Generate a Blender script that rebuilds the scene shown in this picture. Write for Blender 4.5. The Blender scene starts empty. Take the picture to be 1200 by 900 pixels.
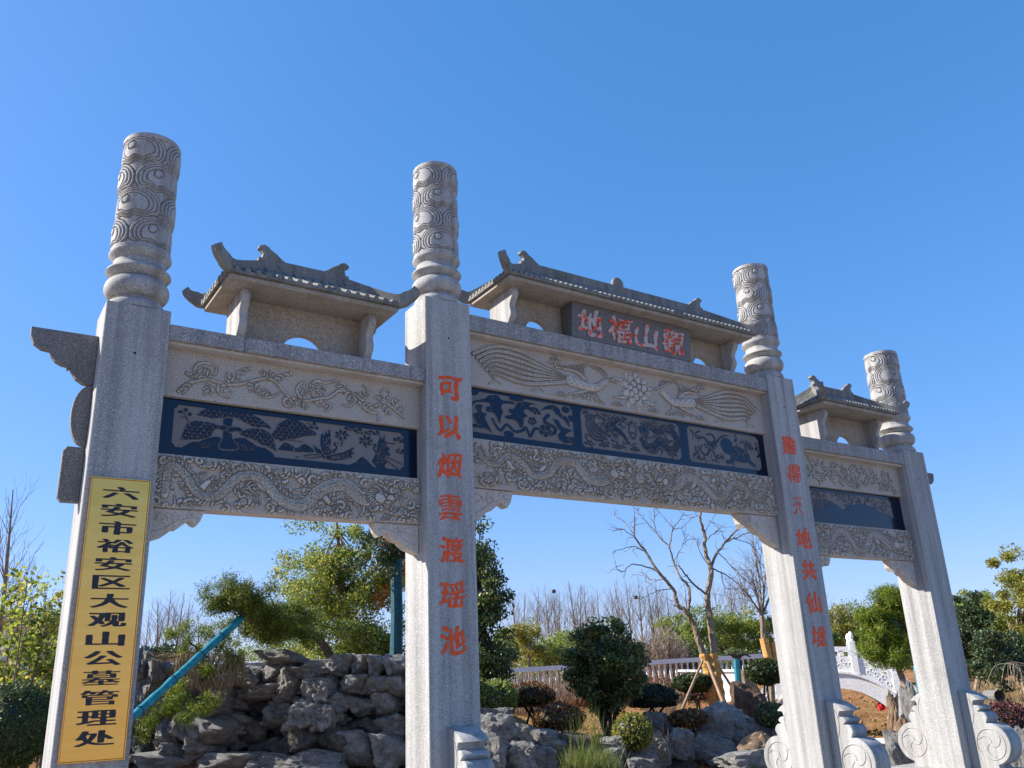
import bpy, math, random
import numpy as np
from mathutils import Vector, Matrix, noise as mnoise
R_ = math.radians
sc = bpy.context.scene
COL = sc.collection

# ------------------------------------------------------------------ camera
CAM = np.array([-0.829, -7.083, 1.6]); YAW, PIT, ROL, FPX = 0.5884, 0.3341, -0.0442, 1015.77
cy_, sy_, cp_, sp_, cr_, sr_ = math.cos(YAW), math.sin(YAW), math.cos(PIT), math.sin(PIT), math.cos(ROL), math.sin(ROL)
FW = np.array([sy_*cp_, cy_*cp_, sp_]); R0 = np.array([cy_, -sy_, 0.0]); U0 = np.cross(R0, FW)
RT = cr_*R0 + sr_*U0; UP = -sr_*R0 + cr_*U0
cam = bpy.data.objects.new('camera', bpy.data.cameras.new('camera')); COL.objects.link(cam)
cam.matrix_world = Matrix(((RT[0], UP[0], -FW[0], CAM[0]), (RT[1], UP[1], -FW[1], CAM[1]), (RT[2], UP[2], -FW[2], CAM[2]), (0, 0, 0, 1)))
cam.data.sensor_width = 36; cam.data.lens = FPX/1200*36; cam.data.clip_end = 3000; cam.data.clip_start = 0.05
sc.camera = cam

# ------------------------------------------------------------------ sky and sun
SUN = Vector((-1.0, 0.72, 0.82)).normalized()
w = bpy.data.worlds.new("World"); sc.world = w; w.use_nodes = True
nt = w.node_tree; nt.nodes.clear()
sky = nt.nodes.new('ShaderNodeTexSky'); sky.sky_type = 'NISHITA'; sky.sun_disc = False
sky.sun_elevation = math.asin(SUN.z); sky.sun_rotation = math.atan2(SUN.x, SUN.y) % (2*math.pi)
sky.altitude = 0; sky.air_density = 1.0; sky.dust_density = 0.5; sky.ozone_density = 8.0
hv = nt.nodes.new('ShaderNodeHueSaturation'); hv.inputs['Saturation'].default_value = 1.2
gm = nt.nodes.new('ShaderNodeGamma'); gm.inputs['Gamma'].default_value = 0.60
mx = nt.nodes.new('ShaderNodeMix'); mx.data_type = 'RGBA'; mx.blend_type = 'MULTIPLY'; mx.inputs[0].default_value = 1.0; mx.inputs[7].default_value = (1.15, 1.08, 1.36, 1)
bg = nt.nodes.new('ShaderNodeBackground'); bg.inputs[1].default_value = 0.15
wo = nt.nodes.new('ShaderNodeOutputWorld')
nt.links.new(sky.outputs[0], hv.inputs['Color']); nt.links.new(hv.outputs[0], gm.inputs[0]); nt.links.new(gm.outputs[0], mx.inputs[6]); nt.links.new(mx.outputs[2], bg.inputs[0]); nt.links.new(bg.outputs[0], wo.inputs[0])
sl = bpy.data.lights.new('sun', 'SUN'); sl.energy = 5.0; sl.angle = R_(0.53); sl.color = (1.0, 0.93, 0.82)
so = bpy.data.objects.new('sun', sl); COL.objects.link(so); so.rotation_euler = SUN.to_track_quat('Z', 'Y').to_euler()
so.location = (-20, 15, 20)
sc.view_settings.view_transform = 'Standard'; sc.view_settings.look = 'None'; sc.view_settings.exposure = 1.0; sc.view_settings.gamma = 1.0
sc.render.resolution_x, sc.render.resolution_y = 1024, 768

rng = np.random.default_rng(7); random.seed(7)

# ------------------------------------------------------------------ materials
class N:
    """tiny node helper"""
    def __init__(s, name, rough=0.8, spec=0.3, metal=0.0):
        s.m = bpy.data.materials.new(name); s.m.use_nodes = True; s.t = s.m.node_tree; s.b = s.t.nodes['Principled BSDF']
        s.b.inputs['Roughness'].default_value = rough; s.b.inputs['Specular IOR Level'].default_value = spec; s.b.inputs['Metallic'].default_value = metal
        s.tc = s.t.nodes.new('ShaderNodeTexCoord')
    def n(s, ty, **kw):
        q = s.t.nodes.new(ty)
        for k, v in kw.items():
            if k in q.inputs: q.inputs[k].default_value = v
            else: setattr(q, k, v)
        return q
    def l(s, a, b): s.t.links.new(a, b)
    def noise(s, scale, detail=3, rough=0.55, vec=None, stretch=None):
        q = s.n('ShaderNodeTexNoise', Scale=scale, Detail=detail, Roughness=rough)
        v = s.tc.outputs['Object'] if vec is None else vec
        if stretch:
            mp = s.n('ShaderNodeMapping'); mp.inputs['Scale'].default_value = stretch; s.l(v, mp.inputs[0]); v = mp.outputs[0]
        s.l(v, q.inputs['Vector']); return q.outputs['Fac']
    def ramp(s, fac, stops, interp='LINEAR'):
        q = s.n('ShaderNodeValToRGB'); q.color_ramp.interpolation = interp
        e = q.color_ramp.elements
        while len(e) > 1: e.remove(e[-1])
        for i, (p, c) in enumerate(stops):
            if i == 0: el = e[0]; el.position = p
            else: el = e.new(p)
            c = (c, c, c) if isinstance(c, (int, float)) else c
            el.color = (*c, 1)
        s.l(fac, q.inputs[0]); return q.outputs[0]
    def mix(s, fac, a, b, mode='MIX'):
        q = s.n('ShaderNodeMix', data_type='RGBA', blend_type=mode)
        for ix, v in ((0, fac), (6, a), (7, b)):
            sock = q.inputs[ix]
            if isinstance(v, (int, float)): sock.default_value = v if ix == 0 else (v, v, v, 1)
            elif isinstance(v, tuple): sock.default_value = (*v, 1)
            else: s.l(v, sock)
        return q.outputs[2]
    def col(s, c):
        if isinstance(c, tuple): s.b.inputs['Base Color'].default_value = (*c, 1)
        else: s.l(c, s.b.inputs['Base Color'])
    def bump(s, h, strength=0.3, dist=0.01):
        q = s.n('ShaderNodeBump', Strength=strength, Distance=dist); s.l(h, q.inputs['Height']); s.l(q.outputs[0], s.b.inputs['Normal'])

def granite(name, base, dark, light, speck=85, streak=0.12, stain=None, bump=0.25):
    k = N(name, 0.75, 0.3)
    f = k.noise(speck, 2, 0.75)
    c = k.ramp(f, [(0.32, dark), (0.43, tuple(x*0.82 for x in base)), (0.50, base), (0.57, tuple(x*1.15 for x in base)), (0.68, light)])
    big = k.noise(1.6, 4, 0.6)
    c = k.mix(k.ramp(big, [(0.3, 0.0), (0.75, 1.0)]), c, tuple(x*0.80 for x in base), 'MIX') if False else k.mix(0.22, c, k.ramp(big, [(0.3, tuple(x*0.72 for x in base)), (0.7, tuple(min(1, x*1.18) for x in base))]))
    st = k.noise(1.0, 3, 0.6, stretch=(9, 9, 0.35))
    c = k.mix(streak, c, k.ramp(st, [(0.35, 0.12), (0.6, 0.75)]))
    if streak > 0.15:      # rain streaks and grime running down the shafts
        gr = k.noise(1.3, 5, 0.62, stretch=(5, 5, 0.28)); c = k.mix(k.ramp(gr, [(0.50, 0.0), (0.72, 0.42)]), c, tuple(x*0.45 for x in base))
        gb = k.noise(2.3, 6, 0.7); c = k.mix(k.ramp(gb, [(0.56, 0.0), (0.70, 0.30)]), c, (base[0]*0.62, base[1]*0.56, base[2]*0.46))
    if stain:
        sn = k.noise(3.2, 5, 0.65, stretch=(1, 1, 0.5))
        c = k.mix(k.ramp(sn, [(0.48, 0.0), (0.72, 0.55)]), c, stain)
    k.col(c)
    k.bump(k.noise(speck*1.2, 3, 0.7), bump, 0.004)
    return k.m
M = {}
M['granite'] = granite('grey_granite', (0.285, 0.282, 0.275), (0.075, 0.075, 0.078), (0.60, 0.59, 0.57), speck=100, streak=0.2)
M['granite_buff'] = granite('buff_granite', (0.50, 0.455, 0.405), (0.16, 0.145, 0.13), (0.76, 0.70, 0.63), streak=0.06, stain=(0.30, 0.21, 0.12))
M['granite_roof'] = granite('weathered_roof_granite', (0.15, 0.145, 0.13), (0.05, 0.05, 0.042), (0.33, 0.315, 0.28), speck=60, stain=(0.10, 0.10, 0.07))
M['granite_dark'] = granite('dark_granite', (0.15, 0.145, 0.14), (0.045, 0.045, 0.045), (0.34, 0.32, 0.29), streak=0.03)
M['marble'] = granite('white_marble', (0.74, 0.73, 0.70), (0.62, 0.61, 0.58), (0.84, 0.83, 0.80), speck=30, streak=0.05, bump=0.1)
M['granite_pecked'] = granite('pecked_granite_ground', (0.41, 0.365, 0.315), (0.11, 0.10, 0.085), (0.66, 0.60, 0.52), speck=95, streak=0.04, bump=0.8)
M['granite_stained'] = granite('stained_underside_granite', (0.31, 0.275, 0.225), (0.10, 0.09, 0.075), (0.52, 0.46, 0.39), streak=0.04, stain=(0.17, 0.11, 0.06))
M['granite_coping'] = granite('coping_granite', (0.215, 0.21, 0.21), (0.05, 0.05, 0.055), (0.55, 0.54, 0.52), speck=70)
M['groove_shade'] = granite('shaded_carved_groove', (0.28, 0.25, 0.21), (0.10, 0.09, 0.075), (0.42, 0.37, 0.31), speck=90, streak=0.0)  # crevice shade of the carving put into a darker granite colour
def simple(name, c, rough=0.6, spec=0.3, metal=0, var=0.15, scale=8, bump=0.0):
    k = N(name, rough, spec, metal)
    k.col(k.ramp(k.noise(scale, 4), [(0.3, tuple(x*(1-var) for x in c)), (0.7, tuple(min(1, x*(1+var)) for x in c))]))
    if bump: k.bump(k.noise(scale*4, 4), bump, 0.01)
    return k.m
# polished slate with a matt pecked ground
k = N('polished_blue_slate', 0.14, 0.42); k.col(k.ramp(k.noise(5, 3), [(0.3, (0.0015, 0.0055, 0.022)), (0.7, (0.003, 0.009, 0.032))])); M['slate'] = k.m
k = N('pecked_slate', 0.7, 0.35)
k.col(k.ramp(k.noise(150, 2, 0.7), [(0.35, (0.125, 0.12, 0.12)), (0.65, (0.225, 0.215, 0.21))])); M['pecked'] = k.m
k = N('red_paint', 0.5, 0.35)
k.col(k.ramp(k.noise(25, 4), [(0.35, (0.66, 0.060, 0.007)), (0.68, (0.82, 0.11, 0.018))])); M['red'] = k.m
k = N('worn_red_paint', 0.65, 0.3)
wf = k.ramp(k.noise(13, 3, 0.6), [(0.44, 0.0), (0.54, 1.0)])
k.col(k.mix(wf, (0.62, 0.075, 0.03), (0.42, 0.38, 0.37))); M['red_worn'] = k.m
k = N('faded_red_paint', 0.65, 0.3)
wf = k.ramp(k.noise(22, 3, 0.6), [(0.42, 0.0), (0.60, 0.75)])
k.col(k.mix(wf, (0.60, 0.085, 0.05), (0.42, 0.36, 0.37))); M['red_faded'] = k.m
k = N('plaque_slate', 0.45, 0.4); k.col(k.ramp(k.noise(90, 2, 0.7), [(0.35, (0.065, 0.063, 0.065)), (0.65, (0.17, 0.165, 0.16))])); M['plaque'] = k.m
k = N('brushed_gold', 0.30, 0.5, 1.0); k.col(k.ramp(k.noise(3, 3, stretch=(1, 1, 6)), [(0.3, (0.84, 0.455, 0.10)), (0.7, (0.91, 0.52, 0.14))])); M['gold'] = k.m
M['ink'] = simple('black_lettering', (0.012, 0.012, 0.02), 0.35, 0.4)
M['hole'] = simple('drill_hole_shade', (0.008, 0.008, 0.008), 0.9)  # black tone painted as the unlit inside of a hole
M['teal'] = simple('teal_wrap', (0.012, 0.18, 0.235), 0.5, 0.35, var=0.3, scale=14, bump=0.4)
M['teal_dark'] = simple('dark_teal_wrap', (0.008, 0.075, 0.10), 0.6, 0.3, var=0.3, scale=14, bump=0.4)
M['bark'] = simple('bark', (0.23, 0.18, 0.125), 0.9, 0.1, var=0.45, scale=9, bump=0.6)
M['bark_pale'] = simple('pale_bark', (0.19, 0.16, 0.13), 0.9, 0.1, var=0.35, scale=12, bump=0.5)
M['bark_dark'] = simple('dark_bark', (0.05, 0.04, 0.032), 0.9, 0.1, var=0.4, scale=12, bump=0.5)
M['wrap'] = simple('straw_rope_wrap', (0.55, 0.30, 0.10), 0.9, 0.1, var=0.35, scale=25, bump=0.8)
M['pole'] = simple('wood_prop', (0.30, 0.20, 0.12), 0.8, 0.2, var=0.3, scale=20)
M['white_paint'] = simple('white_plaster', (0.72, 0.73, 0.74), 0.8, 0.2, var=0.05, scale=3)
M['grey_tile'] = simple('grey_roof_tile', (0.07, 0.075, 0.085), 0.8, 0.2, var=0.3, scale=10)
M['dead_grass'] = simple('dry_hanging_stems', (0.24, 0.19, 0.11), 0.9, 0.1, var=0.35, scale=6)
M['cloth_red'] = simple('red_cloth', (0.45, 0.02, 0.02), 0.8)
M['black_plastic'] = simple('black_bin', (0.02, 0.02, 0.022), 0.6)
def rockmat(name, cols, warm):
    k = N(name, 0.9, 0.15)
    f = k.noise(2.2, 7, 0.65)
    c = k.ramp(f, [(0.30, cols[0]), (0.50, cols[1]), (0.68, cols[2])])
    c = k.mix(k.ramp(k.noise(1.1, 4), [(0.52, 0.0), (0.72, 0.6)]), c, warm)
    vn = k.n('ShaderNodeTexVoronoi', feature='DISTANCE_TO_EDGE', Scale=5.0); k.l(k.tc.outputs['Object'], vn.inputs['Vector'])
    c = k.mix(k.ramp(vn.outputs['Distance'], [(0.0, 0.55), (0.035, 0.0)]), c, tuple(x*0.45 for x in cols[0]))
    k.col(c); k.bump(k.noise(7, 10, 0.78), 1.0, 0.11)
    return k.m
M['rock'] = rockmat('limestone', ((0.15, 0.148, 0.145), (0.33, 0.322, 0.31), (0.54, 0.53, 0.51)), (0.34, 0.27, 0.19))
M['rock_pale'] = rockmat('pale_limestone', ((0.17, 0.168, 0.165), (0.38, 0.37, 0.35), (0.58, 0.56, 0.53)), (0.38, 0.30, 0.21))
M['rock_dark'] = rockmat('shaded_limestone', ((0.06, 0.057, 0.053), (0.15, 0.14, 0.125), (0.27, 0.25, 0.22)), (0.17, 0.115, 0.07))  # darker limestone copy: shade of recesses and low courses put into the colour
M['rock_brown'] = rockmat('brown_boulder_stone', ((0.07, 0.045, 0.03), (0.16, 0.10, 0.07), (0.26, 0.17, 0.12)), (0.12, 0.07, 0.045))
M['rock_tan'] = rockmat('tan_stone', ((0.25, 0.16, 0.10), (0.45, 0.31, 0.20), (0.58, 0.45, 0.33)), (0.45, 0.26, 0.13))
k = N('soil', 0.95, 0.1)
c = k.ramp(k.noise(1.3, 8, 0.7), [(0.30, (0.20, 0.085, 0.035)), (0.50, (0.40, 0.19, 0.08)), (0.70, (0.52, 0.29, 0.14))])
c = k.mix(k.ramp(k.noise(0.25, 4), [(0.48, 0.0), (0.62, 0.6)]), c, (0.34, 0.22, 0.08))
c = k.mix(k.ramp(k.noise(7, 5, 0.7), [(0.60, 0.0), (0.66, 0.8)]), c, (0.12, 0.06, 0.03))
k.col(c); k.bump(k.noise(6, 8, 0.75), 1.0, 0.15); M['soil'] = k.m
k = N('pale_paving', 0.85, 0.2)
c = k.ramp(k.noise(0.7, 6, 0.6), [(0.3, (0.25, 0.23, 0.20)), (0.7, (0.34, 0.31, 0.28))]); c = k.mix(k.ramp(k.noise(70, 2), [(0.4, 0.0), (0.65, 0.25)]), c, (0.25, 0.22, 0.20))
k.col(c); k.bump(k.noise(40, 4), 0.2, 0.01); M['paving'] = k.m

def leafmat(name, a, b, c2=None, trans=0.35, rough=0.5, spec=0.35):
    m = bpy.data.materials.new(name); m.use_nodes = True; t = m.node_tree; p = t.nodes['Principled BSDF']; out = t.nodes['Material Output']
    g = t.nodes.new('ShaderNodeNewGeometry'); r = t.nodes.new('ShaderNodeValToRGB'); e = r.color_ramp.elements
    e[0].color = (*a, 1); e[1].color = (*b, 1); e[0].position = 0.1; e[1].position = 0.8
    if c2: q = e.new(0.95); q.color = (*c2, 1)
    t.links.new(g.outputs['Random Per Island'], r.inputs[0]); t.links.new(r.outputs[0], p.inputs['Base Color'])
    p.inputs['Roughness'].default_value = rough; p.inputs['Specular IOR Level'].default_value = spec
    tr = t.nodes.new('ShaderNodeBsdfTranslucent'); hs = t.nodes.new('ShaderNodeHueSaturation'); hs.inputs['Value'].default_value = 1.5; hs.inputs['Hue'].default_value = 0.48
    t.links.new(r.outputs[0], hs.inputs['Color']); t.links.new(hs.outputs[0], tr.inputs[0])
    mx = t.nodes.new('ShaderNodeMixShader'); mx.inputs[0].default_value = trans
    t.links.new(p.outputs[0], mx.inputs[1]); t.links.new(tr.outputs[0], mx.inputs[2]); t.links.new(mx.outputs[0], out.inputs[0]); return m
M['leaf_green'] = leafmat('camphor_leaf', (0.06, 0.11, 0.018), (0.24, 0.31, 0.05), (0.40, 0.34, 0.06), 0.5)
M['leaf_dark'] = leafmat('dark_evergreen_leaf', (0.012, 0.035, 0.012), (0.05, 0.09, 0.03), (0.10, 0.09, 0.04), 0.15)
M['leaf_ever'] = leafmat('evergreen_oak_leaf', (0.022, 0.052, 0.016), (0.10, 0.145, 0.04), (0.20, 0.20, 0.06), 0.3, 0.38, 0.5)
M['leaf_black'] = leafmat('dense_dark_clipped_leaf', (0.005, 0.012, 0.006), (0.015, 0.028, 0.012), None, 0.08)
M['leaf_yellow'] = leafmat('yellow_green_leaf', (0.10, 0.125, 0.02), (0.30, 0.31, 0.055), (0.38, 0.30, 0.05))
M['leaf_orange'] = leafmat('autumn_orange_leaf', (0.35, 0.16, 0.03), (0.55, 0.30, 0.05))
M['leaf_brown'] = leafmat('brown_russet_leaf', (0.07, 0.03, 0.014), (0.24, 0.11, 0.045), (0.30, 0.22, 0.07), 0.25)
M['leaf_purple'] = leafmat('purple_leaf', (0.035, 0.012, 0.012), (0.12, 0.035, 0.035), (0.25, 0.11, 0.09), 0.2)
M['leaf_bamboo'] = leafmat('bamboo_leaf', (0.07, 0.13, 0.02), (0.23, 0.30, 0.05), (0.33, 0.30, 0.09))
M['needle'] = leafmat('pine_needle', (0.05, 0.10, 0.012), (0.19, 0.26, 0.02), (0.34, 0.34, 0.04), 0.3)
M['needle_dark'] = leafmat('dark_pine_needle', (0.016, 0.034, 0.010), (0.06, 0.085, 0.022), None, 0.2)
M['needle_mix'] = leafmat('podocarpus_needle', (0.025, 0.055, 0.010), (0.13, 0.18, 0.022), (0.30, 0.31, 0.05), 0.3)
M['grass'] = leafmat('grass_blade', (0.06, 0.11, 0.02), (0.17, 0.21, 0.05), (0.34, 0.28, 0.12))
M['twig'] = leafmat('dry_twig', (0.16, 0.12, 0.09), (0.30, 0.23, 0.18), None, 0.1, 0.9, 0.1)
M['juniper'] = leafmat('clipped_juniper', (0.02, 0.045, 0.012), (0.08, 0.12, 0.03), None, 0.2)

# ------------------------------------------------------------------ object helpers
def tag(o, label=None, cat=None, group=None, kind=None):
    if label: o['label'] = label
    if cat: o['category'] = cat
    if group: o['group'] = group
    if kind: o['kind'] = kind
    return o
ORG = {}
def thing(name, loc, label, cat, group=None):
    o = bpy.data.objects.new(name, None); o.empty_display_size = 0.2; o.location = loc; COL.objects.link(o); ORG[o.name] = np.array(loc, float)
    return tag(o, label, cat, group)
def mkobj(name, V, F, mats, parent=None, smooth=False, matidx=None, origin=None):
    """V (n,3) world coordinates; F: list of tuples or int array (m,k)"""
    V = np.asarray(V, float)
    if parent is not None: org = ORG[parent.name]
    else: org = np.array(origin, float) if origin is not None else np.zeros(3)
    me = bpy.data.meshes.new(name)
    Vl = V - org
    if isinstance(F, np.ndarray):
        m_, k_ = F.shape
        me.vertices.add(len(Vl)); me.vertices.foreach_set('co', Vl.ravel().astype(np.float32))
        me.loops.add(m_*k_); me.loops.foreach_set('vertex_index', F.ravel().astype(np.int32))
        me.polygons.add(m_); me.polygons.foreach_set('loop_start', (np.arange(m_)*k_).astype(np.int32))
        me.update(calc_edges=True)
    else:
        me.from_pydata([tuple(v) for v in Vl], [], [tuple(f) for f in F])
    for mt in (mats if isinstance(mats, (list, tuple)) else [mats]): me.materials.append(mt)
    if matidx is not None: me.polygons.foreach_set('material_index', np.asarray(matidx, np.int32))
    if smooth: me.polygons.foreach_set('use_smooth', np.ones(len(me.polygons), bool))
    me.update()
    o = bpy.data.objects.new(name, me); COL.objects.link(o)
    if parent is not None: o.parent = parent; ORG[o.name] = org
    else: o.location = org; ORG[o.name] = org
    return o

class MB:
    def __init__(s): s.v = []; s.f = []
    def add(s, V, F):
        b = len(s.v); s.v.extend([tuple(map(float, p)) for p in V]); s.f.extend([tuple(b+i for i in f) for f in F]); return s
    def box(s, x0, x1, y0, y1, z0, z1, ch=0.0):
        if ch <= 0:
            V = [(x, y, z) for z in (z0, z1) for x, y in ((x0, y0), (x1, y0), (x1, y1), (x0, y1))]
            return s.add(V, [(3, 2, 1, 0), (4, 5, 6, 7), (0, 1, 5, 4), (1, 2, 6, 5), (2, 3, 7, 6), (3, 0, 4, 7)])
        # chamfered box
        V = []; c = ch
        def ring(ins, z):
            X0, X1, Y0, Y1 = x0+ins, x1-ins, y0+ins, y1-ins
            return [(X0+c, Y0, z), (X1-c, Y0, z), (X1, Y0+c, z), (X1, Y1-c, z), (X1-c, Y1, z), (X0+c, Y1, z), (X0, Y1-c, z), (X0, Y0+c, z)]
        rings = [ring(c, z0), ring(0, z0+c), ring(0, z1-c), ring(c, z1)]
        for r in rings: V += r
        F = [tuple(range(7, -1, -1)), tuple(range(24, 32))]
        for k in range(3):
            for i in range(8): j = (i+1) % 8; F.append((k*8+i, k*8+j, (k+1)*8+j, (k+1)*8+i))
        return s.add(V, F)
    def obox(s, c, ax, hs_):
        """oriented box: centre, 3 axes, half sizes"""
        c = np.array(c, float); A = [np.array(a, float)/np.linalg.norm(a) for a in ax]
        V = [c + A[0]*hs_[0]*i + A[1]*hs_[1]*j + A[2]*hs_[2]*k for k in (-1, 1) for i, j in ((-1, -1), (1, -1), (1, 1), (-1, 1))]
        return s.add(V, [(3, 2, 1, 0), (4, 5, 6, 7), (0, 1, 5, 4), (1, 2, 6, 5), (2, 3, 7, 6), (3, 0, 4, 7)])
    def prism(s, pts, axis, a0, a1, bev=0.0):
        """polygon pts (u,v) extruded along axis: 'x' -> (a,u,v) 'y' -> (u,a,v) 'z' -> (u,v,a)"""
        def P(u, v, a): return {'x': (a, u, v), 'y': (u, a, v), 'z': (u, v, a)}[axis]
        n = len(pts)
        if bev > 0:
            P2 = np.array(pts, float); area = 0.5*np.sum(P2[:, 0]*np.roll(P2[:, 1], -1)-np.roll(P2[:, 0], -1)*P2[:, 1]); sg = 1 if area > 0 else -1
            t = np.roll(P2, -1, 0)-np.roll(P2, 1, 0); t /= (np.linalg.norm(t, axis=1, keepdims=True)+1e-9); nr = np.stack([-t[:, 1], t[:, 0]], 1)*sg
            Q = P2+nr*bev; d = 1 if a1 > a0 else -1
            layers = [(Q, a0), (P2, a0+bev*d), (P2, a1-bev*d), (Q, a1)]
        else: layers = [(pts, a0), (pts, a1)]
        V = [P(p[0], p[1], a) for L, a in layers for p in L]; F = [tuple(range(n-1, -1, -1)), tuple(range((len(layers)-1)*n, len(layers)*n))]
        for k in range(len(layers)-1):
            for i in range(n): j = (i+1) % n; F.append((k*n+i, k*n+j, (k+1)*n+j, (k+1)*n+i))
        return s.add(V, F)
    def lathe(s, cx, cy, prof, n=48, cap=True):
        V = []; F = []
        for r, z in prof:
            for i in range(n): a = 2*math.pi*i/n; V.append((cx+r*math.cos(a), cy+r*math.sin(a), z))
        for k in range(len(prof)-1):
            for i in range(n): j = (i+1) % n; F.append((k*n+i, k*n+j, (k+1)*n+j, (k+1)*n+i))
        if cap: F += [tuple(range(n-1, -1, -1)), tuple(range((len(prof)-1)*n, len(prof)*n))]
        return s.add(V, F)
    def tube(s, pts, radii, n=6, cap=True):
        P = [np.array(p, float) for p in pts]; m = len(P)
        if isinstance(radii, (int, float)): radii = [radii]*m
        V = []; up = np.array([0.13, 0.21, 0.97])
        for i in range(m):
            t = P[min(i+1, m-1)]-P[max(i-1, 0)]; t /= (np.linalg.norm(t)+1e-9)
            a = np.cross(t, up); 
            if np.linalg.norm(a) < 1e-3: a = np.cross(t, (1, 0, 0))
            a /= np.linalg.norm(a); b = np.cross(t, a)
            for k in range(n): q = 2*math.pi*k/n; V.append(P[i]+radii[i]*(math.cos(q)*a+math.sin(q)*b))
        F = []
        for i in range(m-1):
            for k in range(n): j = (k+1) % n; F.append((i*n+k, i*n+j, (i+1)*n+j, (i+1)*n+k))
        if cap: F += [tuple(range(n-1, -1, -1)), tuple(range((m-1)*n, m*n))]
        return s.add(V, F)
    def build(s, name, mat, parent=None, smooth=False, origin=None, autosmooth=None):
        o = mkobj(name, np.array(s.v), s.f, mat, parent, smooth, origin=origin)
        if autosmooth is not None:
            o.data.polygons.foreach_set('use_smooth', np.ones(len(o.data.polygons), bool)); o.data.set_sharp_from_angle(angle=R_(autosmooth))
        return o

def catmull(pts, n=10):
    P = np.array(pts, float); 
    if len(P) == 2: return np.array([P[0]+(P[1]-P[0])*t for t in np.linspace(0, 1, n)])
    P = np.vstack([2*P[0]-P[1], P, 2*P[-1]-P[-2]]); out = []
    for i in range(1, len(P)-2):
        t = np.linspace(0, 1, n, endpoint=False)[:, None]
        a, b, c, d = P[i-1], P[i], P[i+1], P[i+2]
        out.append(0.5*((2*b)+(-a+c)*t+(2*a-5*b+4*c-d)*t*t+(-a+3*b-3*c+d)*t**3))
    out.append(P[-2][None]); return np.vstack(out)

# image column / row + ground distance -> place in the world (used only to read off where things stand)
def at(u, v, dist):
    d = FW + RT*(u-600)/FPX - UP*(v-450)/FPX
    return CAM + d*dist/math.hypot(d[0], d[1])
HF = np.array([sy_, cy_, 0.0]); HR = np.array([cy_, -sy_, 0.0])
def sstep(x, a, b): t = np.clip((x-a)/(b-a), 0, 1); return t*t*(3-2*t)
def terrain(x, y):
    dx, dy = x-CAM[0], y-CAM[1]
    s = dx*HF[0]+dy*HF[1]; t = dx*HR[0]+dy*HR[1]
    r = t/np.maximum(s, 1.0)
    h = 1.35*sstep(s, 24, 42) - 0.55*sstep(r, 0.30, 0.5)*sstep(s, 24, 42)
    h = h + 0.55*sstep(s, 14.8, 16.6)*(1-sstep(s, 24, 40))*sstep(-r, -0.30, -0.25) + 0.34*np.exp(-((s-13.0)/1.3)**2-((r-0.05)/0.07)**2)
    bed = 1.95*sstep(s, 14.3, 15.0)*(1-sstep(s, 34, 60))*sstep(r, -0.47, -0.42)*(1-sstep(r, -0.08, 0.0))
    h = np.maximum(h, bed)
    left = 0.55*sstep(s, 8.8, 10.5)*(1-sstep(r, -0.52, -0.45))
    h = np.maximum(h, left)
    return h + 0.03*np.sin(x*1.7+y*0.6)*sstep(s, 16, 20)
def gz(x, y): return float(terrain(np.array(x, float), np.array(y, float)))

# ------------------------------------------------------------------ ground
def ground():
    # fine inner grid + coarse outer ring reaching the horizon, one sheet
    def axis(c):
        a = np.concatenate([-np.geomspace(1500, 70, 12), np.linspace(-68, 68, 230), np.geomspace(70, 1500, 12)]); return a
    gx = axis(0)+12.0; gy = axis(0)+14.0
    X, Y = np.meshgrid(gx, gy, indexing='ij'); Z = terrain(X, Y)
    nz = np.array([mnoise.noise(Vector((float(x)*0.6, float(y)*0.6, 0))) for x, y in zip(X.ravel(), Y.ravel())]).reshape(X.shape)
    s = (X-CAM[0])*HF[0]+(Y-CAM[1])*HF[1]
    Z = Z - 0.02 + 0.10*nz*sstep(s, 17.5, 21)
    V = np.stack([X.ravel(), Y.ravel(), Z.ravel()], 1); n = len(gy); m = len(gx)
    i, j = np.meshgrid(np.arange(m-1), np.arange(n-1), indexing='ij'); a = (i*n+j).ravel()
    F = np.stack([a, a+n, a+n+1, a+1], 1)
    tag(mkobj('ground', V, F, M['soil'], smooth=True), 'bare orange brown soil sloping up behind the stone gate', None, kind='structure')
ground()
# paved forecourt the gate stands on (its far edge kinked round the rockery)
mb = MB(); pv = [(-30, -30), (34, -30), (34, 3.0), (15.5, 6.3), (12.0, 8.0), (6.2, 8.0), (3.0, 5.0), (-1.5, 1.8), (-30, 1.8)]
mb.prism(pv, 'z', -0.10, 0.004); tag(mb.build('paving', M['paving']), 'pale paved forecourt below the gate', None, kind='structure')

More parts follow.
